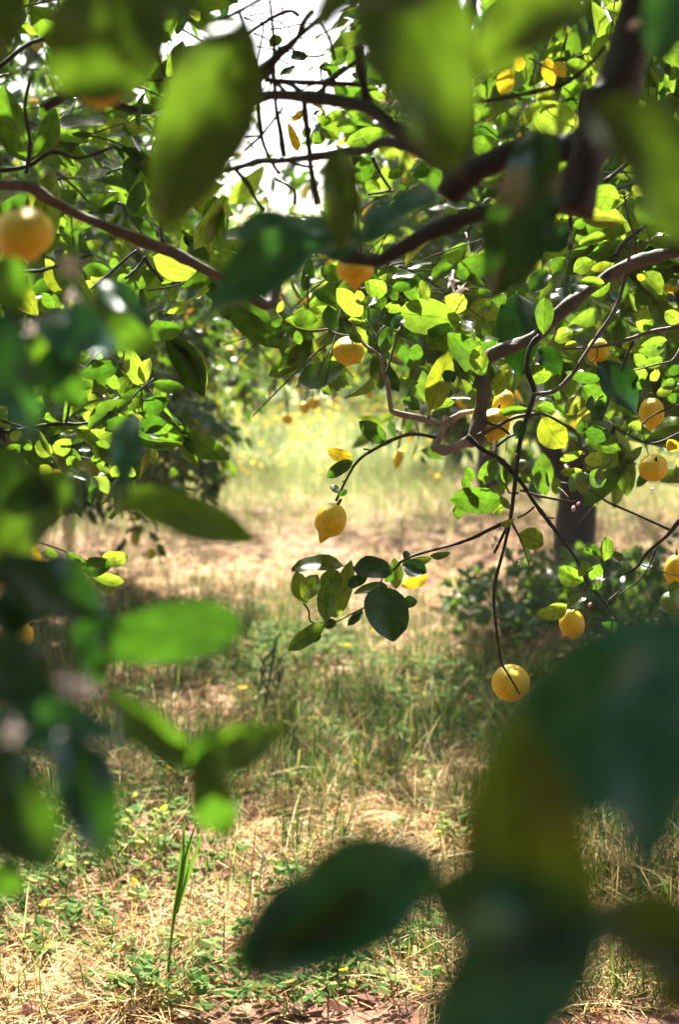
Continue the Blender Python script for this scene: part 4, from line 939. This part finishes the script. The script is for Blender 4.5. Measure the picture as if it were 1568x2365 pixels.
DAPPLE = [tuple(unp(u, v, d)) for u, v, d in [(205, 60, .88), (190, 110, .88), (250, 95, .88), (150, 70, .88), (395, 240, .92), (385, 400, .92), (560, 1720, .86), (510, 1880, .84), (300, 1165, 1.02), (420, 1195, 1.02), (310, 770, 1.15), (130, 860, 1.05), (30, 1080, .95), (60, 1220, .95), (480, 1470, .9), (150, 1590, .78), (15, 1690, .72), (170, 690, 1.05)]]
n_a = sum(1 for o in TA.children if o.name.startswith('leaf')); n_b = sum(1 for o in TB.children if o.name.startswith('leaf'))
near_crown(TA, 'A', [clumps((.95, 4.1, 2.15), (1.55, 1.2, 1.25), 520, 8, .112, .2, seed=21, flat=1), clumps((.35, 3.7, 1.9), (.8, .7, .75), 150, 8, .10, .1, seed=22, flat=1), clumps((.7, 4.4, 3.0), (1.5, 1.0, .7), 300, 8, .10, .2, seed=28, flat=1), clumps(tuple(unp(850, 715, 3.05)), (.24, .28, .17), 50, 7, .092, .1, seed=30, flat=1)], max(0, 300 - n_a))
near_crown(TB, 'B', [clumps((-1.15, 3.7, 1.95), (1.15, 1.1, 1.2), 520, 8, .112, .2, seed=23, flat=1), clumps((-.75, 3.0, 1.75), (.55, .5, .75), 120, 8, .10, .1, seed=24, flat=1), clumps((-1.0, 4.4, 3.0), (1.3, 1.0, .7), 300, 8, .10, .2, seed=29, flat=1)], max(0, 300 - n_b))
# crown of N: overhead, behind and beside the viewer, all above the frame, made dense to shade the near leaves
S = clumps((0.1, 1.2, 2.8), (2.2, 2.2, .85), 1900, 9, .11, .0, seed=25)[:5]
S2 = clumps((.5, -1.0, 2.1), (2.3, 1.3, 1.3), 800, 9, .10, .3, seed=26)[:5]
S = tuple(np.concatenate([a, b]) for a, b in zip(S, S2))
m = (S[0][:, 2] > 1.62 + .236 * np.maximum(S[0][:, 1], 0) + .10) & (S[0][:, 1] < 3.0) | (S[0][:, 1] < -.35) & (np.linalg.norm(S[0] - np.array([1.22, -.6, .9]), axis=1) > .4)
S = keep(S, m)
S = keep(S, sun_open(S[0], .03, .0, DAPPLE))
GLOW = [tuple(unp(u, v, d)) for u, v, d in [(1170, 1800, .5), (1190, 1900, .5), (1170, 2000, .5), (1200, 2080, .5), (1100, 2080, .49), (640, 2180, .59), (1010, 290, .8), (1480, 300, .66), (1200, 60, .78), (450, 150, .92), (460, 300, .92), (780, 450, 1.15)]]
S = keep(S, sun_open(S[0], .055, .72, GLOW))
kind(bulk('crown', *S, FAR, M['far_foliage'], TN), 'stuff')

# ------------------------------------------------------------------ the other orchard trees
def orchard_tree(x, y, label, crx=1.6, cry=1.75, top=3.5, low=.75, off=(0, 0), nc=620, lsize=.095, seed=0, group='lemon trees of the orchard', mat='far_foliage', over=None, trunk_r=.115):
    z0 = float(gz(x, y))
    root = thing('lemon_tree', label, 'tree', (x, y, z0), group)
    r_ = random.Random(seed); h = r_.uniform(.75, 1.0)
    P = [(x, y, z0 - .08), (x + r_.uniform(-.03, .03), y, .25), (x + r_.uniform(-.06, .06), y + r_.uniform(-.05, .05), .6), (x + r_.uniform(-.08, .08), y, h)]
    tube('trunk', P, [trunk_r * 1.3, trunk_r, trunk_r * .95, trunk_r * .85], M['trunk'], root, sides=12, rough=.07, seed=seed)
    cx, cy = x + off[0], y + off[1]; cz = (top + low) / 2
    for k in range(4):
        a = k * math.pi / 2 + r_.uniform(-.4, .4); q = r_.uniform(.5, .75)
        tx, ty, tz = cx + math.cos(a) * crx * q, cy + math.sin(a) * cry * q, r_.uniform(1.9, 2.7)
        x3, y3 = P[3][0], P[3][1]
        tube('limb', [(x3, y3, h - .08), (x3 * .65 + tx * .35, y3 * .65 + ty * .35, h + .45), (x3 * .3 + tx * .7, y3 * .3 + ty * .7, tz - .4), (tx, ty, tz)], [.07, .055, .035, .015], M['bark'], root, sides=7, seed=seed + k)
    S = clumps((cx, cy, cz), (crx, cry, (top - low) / 2), nc, 14, lsize, .45, droop=.55, seed=seed, box=3.2)[:5]
    m = clear(S[0], 16, .35 if y > 15 else .9)
    S = keep(S, m)
    for k, ov in enumerate(over or ()):
        T = clumps(*ov, seed=seed + 7 + k, box=4.0)[:5]
        T = keep(T, clear(T[0], 14)); S = tuple(np.concatenate([a, b]) for a, b in zip(S, T))
    if y < 10:
        S = keep(S, sun_open(S[0], .07, .25) & sun_open(S[0], .18, .15, LITG))
    kind(bulk('crown', *S, FAR, M[mat], root, uv=False), 'stuff')
    return root


TREE_C = orchard_tree(1.36, 8.0, 'lemon tree with a thick dark trunk right of the path and weeds below', 1.55, 1.7, 3.6, .95, (.15, 0), 900, seed=31, trunk_r=.115, mat='shaded_foliage', over=[((.35, 7.6, 3.9), (1.2, 1.7, .55), 210, 14, .10, .1), ((1.2, 7.0, 2.35), (1.1, .6, .9), 240, 14, .09, .2, .4)])
orchard_tree(1.32, 12.3, 'second dark trunk to the left of the thick one on the right of the path', 1.5, 1.6, 3.5, 1.0, (.1, 0), 700, seed=32, trunk_r=.10)
orchard_tree(1.30, 16.2, 'third and thinnest visible trunk on the right of the path', 1.5, 1.6, 3.4, 1.0, (0, 0), 520, seed=33, trunk_r=.10)
TREE_H = orchard_tree(-2.3, 8.2, 'dense dark lemon tree on the left of the path hanging low over the soil', 1.85, 1.8, 3.7, .5, (.05, 0), 1400, seed=34, mat='shaded_foliage', over=[((-.8, 7.8, 3.9), (1.0, 1.6, .5), 150, 14, .10, .1), ((-1.15, 7.4, 1.35), (.62, .8, .85), 480, 14, .085, .2, .9), ((-1.9, 7.0, 1.6), (.7, .6, 1.0), 260, 14, .085, .2, .8)])
orchard_tree(-2.35, 12.5, 'lemon tree on the left whose trunk stands on bare soil behind the dark tree', 1.7, 1.7, 3.5, .8, (0, 0), 620, seed=35, trunk_r=.10, mat='shaded_foliage')
for i, (x, y, FARL) in enumerate([(1.3, 20.3, 'fourth lemon tree of the row right of the path, blurred in sun'), (1.3, 24.5, 'last lemon tree of the row right of the path, far and blurred'),
                                  (-2.4, 16.6, 'third lemon tree of the row left of the path, behind the bare soil'), (-2.4, 20.6, 'fourth lemon tree of the row left of the path, bright yellow-green'), (-2.3, 24.7, 'last lemon tree of the row left of the path, far and blurred')]):
    orchard_tree(x, y, FARL, 1.6, 1.7, 3.3, .9, (0, 0), 460, .10, seed=40 + i, group='distant row of lemon trees')
for i, (x, y) in enumerate([(5.0, 8.8), (5.0, 12.8), (5.1, 17.2), (5.0, 22), (-6.0, 9.5), (-6.0, 14), (-6.1, 19), (-6, 24)]):
    orchard_tree(x, y, 'lemon tree of a further row seen between the nearer trunks', 1.9, 1.9, 3.7, .6, (0, 0), 560, .11, seed=50 + i, mat='shaded_foliage', group='lemon trees of the further rows')
for i, (x, y, lb) in enumerate([(-1.7, 29.5, 'low tree closing the orchard path on its left, far away in sun'), (-.1, 31.5, 'low tree standing across the far end of the orchard path'), (1.2, 28.8, 'low tree closing the orchard path on its right, far away in sun')]):
    orchard_tree(x, y, lb, 1.2, 1.2, 3.0, .15, (0, 0), 420, .11, seed=75 + i, group='far trees at the end of the path')
for i, x in enumerate([-9, -6, -3.4, -.9, 1.4, 4.2, 7, 10]):
    orchard_tree(x, 35 + (i % 3) * 1.6, 'far tree closing the end of the orchard path', 2.3, 2.0, 3.9 + .5 * (i % 2), .35, (0, 0), 360, .15, seed=60 + i, group='far trees at the end of the path')

for i, (x, y) in enumerate([(-2.2, -.2), (1.3, -4.8), (-2.3, -4.4)]):  # out of view, added to hold skylight off the near leaves
    orchard_tree(x, y, 'unseen lemon tree added behind the viewer to cut the sky light', 1.8, 1.9, 3.6, .6, (0, 0), 420, .11, seed=80 + i, group='unseen lemon trees added behind the viewer')
for P, u, d in G3L:          # the hanging twigs of the low lemons, each with a few leaves
    root = TREE_H if u < 800 else TREE_C
    up = [P, P + Vector((R.uniform(-.03, .03), 0, .14)), P + Vector((R.uniform(-.1, .1) + (.06 if root is TREE_C else -.06), .05, .34)), P + Vector(((.25 if root is TREE_C else -.25), .12, .62))]
    tube('twig', up, [.004, .005, .007, .009], M['twig'], root, sides=5, n=3, seed=3)
    T = clumps((P.x + (.05 if root is TREE_C else -.05), P.y, P.z + .2), (.1, .1, .16), 4, 6, .085, .1, .5, seed=int(u))[:5]
    kind(bulk('foliage', *T, FAR, M['shaded_foliage'], root, uv=False), 'stuff')
# lemons in the trees behind
GF_ = 'small blurred lemons in the distant trees'
for i in range(46):
    u = R.choice([R.uniform(420, 600), R.uniform(640, 800), R.uniform(1050, 1320), R.uniform(420, 760)]); v = R.uniform(640, 900)
    d = R.uniform(6.8, 16)
    P = unp(u, v, d)
    if inpoly(np.array([u]), np.array([v]), KO_PATH)[0]: continue
    o = obj('lemon', LEMF, None, Matrix.Translation(P) @ Matrix.Rotation(R.uniform(-.3, .3), 4, 'X') @ Matrix.Diagonal((.038, .038, .04, 1)))
    tag(o, 'small blurred lemon hanging in the distant row of trees', 'lemon', GF_)

# ------------------------------------------------------------------ ground cover
def scatter(n, y0, y1, pad=.25, p=None):
    y = rng.uniform(y0, y1, n * 2)
    y = np.sqrt(rng.uniform(y0 ** 2, y1 ** 2, n * 2))
    x = rng.uniform(-1, 1, n * 2) * (y * .245 + pad)
    if p is not None:
        k = rng.random(len(x)) < p(x, y); x, y = x[k], y[k]
    return x[:n], y[:n]


def blades(name, x, y, L, wd, lean, mat, arch=.25, zoff=0.0):
    n = len(x); az = rng.uniform(0, 2 * np.pi, n)
    dx, dy = np.cos(az), np.sin(az); z = gz(x, y) + zoff
    ln = np.clip(lean + rng.normal(0, .15, n), .02, 1.0)
    h = L * (1 - ln * .93); r = L * ln
    sx, sy = -dy * wd * .5, dx * wd * .5
    tw = rng.uniform(-.6, .6, n)
    def pt(t, wf, s):
        zz = z + h * (t - .25 * t * t * ln) + arch * L * np.sin(np.pi * t) * ln * .35
        rr = r * (t + .25 * t * t)
        return np.stack([x + dx * rr + s * sx * wf, y + dy * rr + s * sy * wf, zz + s * wd * .5 * tw * wf], -1)
    V = np.stack([pt(0, .7, -1), pt(0, .7, 1), pt(.33, 1, -1), pt(.33, 1, 1), pt(.7, .75, -1), pt(.7, .75, 1), pt(1, 0, 0)], 1)
    F = np.array([(0, 1, 3), (0, 3, 2), (2, 3, 5), (2, 5, 4), (4, 5, 6)])
    Fs = (F[None] + (np.arange(n) * 7)[:, None, None]).reshape(-1, 3)
    return kind(obj(name, mesh_np(name, V.reshape(-1, 3), Fs, mat)), 'stuff')


green = lambda x, y: np.clip((pn(x, y, .9) - .42) * 3.2, 0, 1)
def cat(*a): return np.concatenate(a)
# dry straw
bare = lambda x, y: np.clip((pn(x, y, 1.7, 5.0) - .34) * 4.5, .1, 1)
xa, ya = scatter(30000, 2.9, 5.2, p=bare); xb, yb = scatter(28000, 5.2, 9, p=bare); xc, yc = scatter(26000, 9, 17)
x = cat(xa, xb, xc); y = cat(ya, yb, yc); s = cat(np.full(len(xa), 1.), np.full(len(xb), 1.25), np.full(len(xc), 1.9))
blades('dry_grass', x, y, rng.uniform(.05, .22, len(x)) * (.7 + .3 * s), rng.uniform(.0016, .0036, len(x)) * s, .86, M['straw'], .3)
xa, ya = scatter(1500, 2.9, 6, p=lambda x, y: .4 + .6 * green(x, y))
blades('dry_grass', xa, ya, rng.uniform(.15, .4, len(xa)), rng.uniform(.002, .0034, len(xa)), .45, M['straw'], .3)
# green grass
xa, ya = scatter(16000, 2.9, 5.4, p=lambda x, y: .2 + .8 * green(x, y)); xb, yb = scatter(26000, 4.2, 8.5, p=lambda x, y: .12 + green(x, y) * np.clip(1.1 - np.abs(y - 5.6) / 3, .1, 1))
x = cat(xa, xb); y = cat(ya, yb)
blades('grass', x, y, rng.uniform(.05, .2, len(x)), rng.uniform(.002, .0045, len(x)), .4, M['grass'], .4)
nt_ = 480; tx, ty = scatter(nt_, 3.0, 8.5, p=lambda x, y: .25 + .75 * green(x, y))
tk = np.repeat(np.arange(len(tx)), 16); th = rng.uniform(.12, .34, len(tx))[tk]
blades('grass', tx[tk] + rng.normal(0, .025, len(tk)), ty[tk] + rng.normal(0, .025, len(tk)), th * rng.uniform(.6, 1.1, len(tk)), rng.uniform(.003, .006, len(tk)), .28, M['grass'], .6)
# brighter meadow grass beyond and at the sides
xa, ya = scatter(24000, 8.5, 17, p=lambda x, y: np.where(np.abs(x - .1) < 1.0, np.clip((y - 10) / 6, .05, 1), np.where((np.abs(x - 1.3) < 1.0) & (x < 1.75), .04, np.clip((y - 9) / 9, .12, .7)))); xb, yb = scatter(22000, 15, 34)
x = cat(xa, xb); y = cat(ya, yb); s = cat(np.full(len(xa), 1.), np.full(len(xb), 2.2))
blades('meadow_grass', x, y, rng.uniform(.1, .32, len(x)) * (.6 + .4 * s), rng.uniform(.004, .008, len(x)) * s, .3, M['meadow'], .4)


def discs(name, x, y, r, hz, tilt, mat, k=6, parts=1, kindname='stuff'):
    n = len(x); z = gz(x, y) + hz
    a = np.linspace(0, 2 * np.pi, k, endpoint=False)
    nrm = rng.normal(0, tilt, (n, 3)) + np.array([0, 0, 1.0]); nrm /= np.linalg.norm(nrm, axis=1, keepdims=True)
    t1 = np.cross(nrm, np.array([.3, 1, .1])); t1 /= np.linalg.norm(t1, axis=1, keepdims=True); t2 = np.cross(nrm, t1)
    c = np.stack([x, y, z], -1)
    el = rng.uniform(.65, 1, n)
    V = c[:, None] + r[:, None, None] * (np.cos(a)[None, :, None] * t1[:, None] + np.sin(a)[None, :, None] * t2[:, None] * el[:, None, None])
    V[:, 0] += nrm * (r * .35)[:, None]; V[:, k // 2] += nrm * (r * .3)[:, None]
    F = np.array([(0, i, i + 1) for i in range(1, k - 1)])
    Fs = (F[None] + (np.arange(n) * k)[:, None, None]).reshape(-1, 3)
    return kind(obj(name, mesh_np(name, V.reshape(-1, 3), Fs, mat, smooth=False)), kindname)


cl = lambda x, y: np.clip((pn(x, y, 1.4, 3.0) - .48) * 4, .03, 1)
xa, ya = scatter(6500, 2.9, 7.2, p=cl)
ang = rng.uniform(0, 6.28, len(xa)); hz = rng.uniform(.015, .09, len(xa)); rr = rng.uniform(.007, .016, len(xa))
x3 = np.concatenate([xa + np.cos(ang + k * 2.09) * rr for k in range(3)]); y3 = np.concatenate([ya + np.sin(ang + k * 2.09) * rr for k in range(3)])
discs('clover', x3, y3, np.tile(rr, 3), np.tile(hz, 3) + rng.normal(0, .003, len(x3)), .45, M['clover'])
xa, ya = scatter(7000, 2.9, 10)
discs('leaf_litter', xa, ya, rng.uniform(.008, .024, len(xa)), rng.uniform(.004, .03, len(xa)), .5, M['litter'])
xa, ya = scatter(1500, 13, 30, p=lambda x, y: np.clip(pn(x, y, .5), .1, 1))
discs('wildflowers', xa, ya, rng.uniform(.018, .034, len(xa)) * np.clip(ya / 18, 1, 1.5), rng.uniform(.2, .5, len(xa)), .7, M['yellow_flower'])
xa, ya = scatter(70, 3.0, 8)
discs('wildflowers', xa, ya, rng.uniform(.008, .014, len(xa)), rng.uniform(.02, .12, len(xa)), .6, M['yellow_flower'])


# weeds at the foot of the thick trunk
def weed(u, v, label, rx, h, n, seed, ls=.05):
    P = on_ground(u, v); root = thing('weed_bush', label, 'plant', P, 'weeds at the foot of the trunk')
    r_ = random.Random(seed)
    for k in range(7):
        a = r_.uniform(0, 6.28); q = r_.uniform(.3, .9) * rx
        tube('stem', [P, P + Vector((math.cos(a) * q * .4, math.sin(a) * q * .4, h * .5)), P + Vector((math.cos(a) * q, math.sin(a) * q, h * r_.uniform(.7, 1)))], [.006, .005, .003], M['dark_stem'], root, sides=5, n=2)
    S = clumps((P.x, P.y, P.z + h * .52), (rx, rx * .8, h * .5), n, 8, ls, .2, .1, seed=seed)[:5]
    S = keep(S, S[0][:, 2] > P.z + .01)
    S = (S[0], S[1], S[2] + np.array([0, 0, .6]), S[3], S[4] * 1.5)
    kind(bulk('foliage', *S, FAR, M['weed'], root, uv=False), 'stuff')


weed(1165, 1480, 'dark leafy weed clump on the soil left of the thick trunk', .27, .40, 75, 71)
weed(1260, 1440, 'leafy weeds growing right in front of the thick trunk base', .22, .32, 45, 72)
weed(1440, 1420, 'pale glossy weed clump right of the thick trunk', .34, .36, 70, 73, .06)


def stalk_plant(name, label, u, v, spec, mat, cat_='grass stalk', group=None):
    P = on_ground(u, v); root = thing(name, label, cat_, P, group)
    return P, root


# tall green grass stalk in the left foreground
P, root = stalk_plant('grass_stalk', 'tall bright green grass stalk standing alone at lower left', 385, 2290, None, None)
d = (P - CAMP).dot(FW)
tube('stem', [P, unp(396, 2160, d), unp(420, 2010, d), unp(452, 1900, d)], [.004, .0035, .003, .0015], M['stalk_green'], root, sides=5, n=3)
for (a, b, c, wd) in [((398, 2120), (425, 2030), (445, 1915), 14), ((408, 2110), (440, 1990), (474, 1905), 13), ((402, 2100), (420, 2000), (428, 1890), 12), ((396, 2150), (412, 2060), (430, 1950), 12), ((412, 2060), (432, 1960), (420, 1892), 8)]:
    pts = [unp(*a, d), unp((a[0] * .25 + b[0] * .5 + c[0] * .25), (a[1] * .25 + b[1] * .5 + c[1] * .25), d + .01), unp(*c, d + .02)]
    V = []
    for i, (p, f) in enumerate(zip([pts[0], pts[0].lerp(pts[1], .5), pts[1], pts[1].lerp(pts[2], .5), pts[2]], [.5, .9, 1, .7, .05])):
        s = Vector((1, .5, .1)).normalized() * (wd * .5 * f / FPX * d); V += [p - s, p + s]
    F = np.array([(2 * i, 2 * i + 1, 2 * i + 3) for i in range(4)] + [(2 * i, 2 * i + 3, 2 * i + 2) for i in range(4)])
    obj('blade', mesh_np('blade', np.array([tuple(q) for q in V]), F, M['stalk_green']), root)
# pale seed head
P, root = stalk_plant('seed_head', 'pale dry grass seed head standing near the lower centre', 596, 2130, None, None, 'grass stalk')
d = (P - CAMP).dot(FW)
tube('stem', [P, unp(598, 2080, d), unp(604, 1990, d)], [.003, .0025, .0015], M['pale_straw'], root, sides=5, n=3)
for k in range(13):
    t = k / 12; q = unp(606 + R.uniform(-2, 2), 2035 - 60 * t, d); sgn = -1 if k % 2 else 1
    e = q + Vector((sgn * .014 * (1.2 - t), R.uniform(-.006, .006), .016))
    tube('spikelet', [q, q.lerp(e, .5), e], [.0015, .0035, .0005], M['pale_straw'], root, sides=5, n=1)
# dark stalks and the yellow flower further up the path
for pts, lb in [([(612, 1640), (622, 1570), (638, 1480), (650, 1462)], 'dark bent weed stalk beside the yellow flower, tallest of three'), ([(598, 1640), (604, 1590), (602, 1540)], 'short dark weed stalk left of the bent one'), ([(636, 1640), (640, 1590), (652, 1555)], 'dark weed stalk right of the bent one')]:
    P = on_ground(*pts[0]); root = thing('weed_stalk', lb, 'plant', P, 'dark weed stalks on the path'); d = (P - CAMP).dot(FW)
    tube('stem', [P] + [unp(*q, d) for q in pts[1:]], [.006, .006, .006, .004][:len(pts)], M['dark_stem'], root, sides=5)
    for k in range(4):
        q = unp(pts[1][0] + R.uniform(-6, 6), pts[1][1] + 40 - k * 28, d); e = q + Vector((R.choice((-1, 1)) * R.uniform(.02, .05), R.uniform(-.03, .03), .07))
        tube('leaf', [q, q.lerp(e, .5) + Vector((0, 0, .008)), e], [.003, .008, .001], M['dark_stem'], root, sides=4, n=2)
P = on_ground(563, 1635); root = thing('dandelion', 'single yellow flower on a short stem beside dark stalks on the path', 'flower', P); d = (P - CAMP).dot(FW)
tube('stem', [P, unp(562, 1610, d), unp(560, 1594, d)], [.004, .003, .003], M['dark_stem'], root, sides=5)
vs_, fs_ = [], []
for k in range(12):
    a = k * math.pi / 6; V, F, U = leaf_shape(2, 1, .2, .2, 0, 0, k, pet=0)
    W = (V * np.array([.026, .012, .02])) @ np.array(Matrix.Rotation(a, 3, 'Z') @ Matrix.Rotation(-.5, 3, 'Y')).T + np.array(unp(560, 1592, d)); vs_.append(W); fs_.append(F + k * len(V))
obj('flower_head', mesh_np('flower_head', np.concatenate(vs_), np.concatenate(fs_), M['yellow_flower']), root)
# fallen leaves
M['fallen_pale'] = leaf_mat('pale_fallen_leaf', [(0, (.42, .44, .26)), (1, (.46, .46, .28))], [(0, (.3, .3, .1)), (1, (.3, .3, .1))], .2)
M['fallen'] = leaf_mat('fallen_leaf', [(0, (.30, .16, .08)), (.5, (.45, .30, .09)), (1, (.55, .42, .08))], [(0, (.3, .2, .05)), (1, (.4, .3, .05))], .2)
V, F, U = leaf_shape(8, 2, 1.1, .5, .2, 0, 5)
me = mesh_np('fallen_leaf', V, F, M['fallen_pale'], U)
P = on_ground(420, 2228) + Vector((0, 0, .02))
o = obj('fallen_leaf', me, None, Matrix.Translation(P) @ Matrix.Rotation(math.radians(24), 4, 'Z') @ Matrix.Rotation(-.12, 4, 'Y') @ Matrix.Rotation(-.7, 4, 'X') @ Matrix.Diagonal((.085, .045, .05, 1)))
tag(o, 'large pale curled fallen leaf lying beside the tall grass stalk', 'fallen leaf')
mef = [mesh_np('fallen_leaf', *leaf_shape(5, 1, f, c, .3, 0, k)[:2], M['fallen'], leaf_shape(5, 1, f, c, .3, 0, k)[2]) for k, (f, c) in enumerate([(.8, .5), (.4, 1.0), (1.0, -.4)])]
for k in range(110):
    x, y = scatter(1, 3.0, 7.5); x, y = float(x[0]), float(y[0])
    o = obj('fallen_leaf', mef[k % 3], None, Matrix.Translation((x, y, float(gz(x, y)) + R.uniform(.015, .04))) @ Matrix.Rotation(R.uniform(0, 6.28), 4, 'Z') @ Matrix.Rotation(R.uniform(-.5, .5), 4, 'X') @ Matrix.Rotation(R.uniform(-.4, .3), 4, 'Y') @ Matrix.Diagonal((R.uniform(.04, .075), R.uniform(.02, .035), .03, 1)))
    tag(o, 'small dry yellowish-brown fallen leaf lying in the straw', 'fallen leaf', 'dry fallen leaves on the ground')
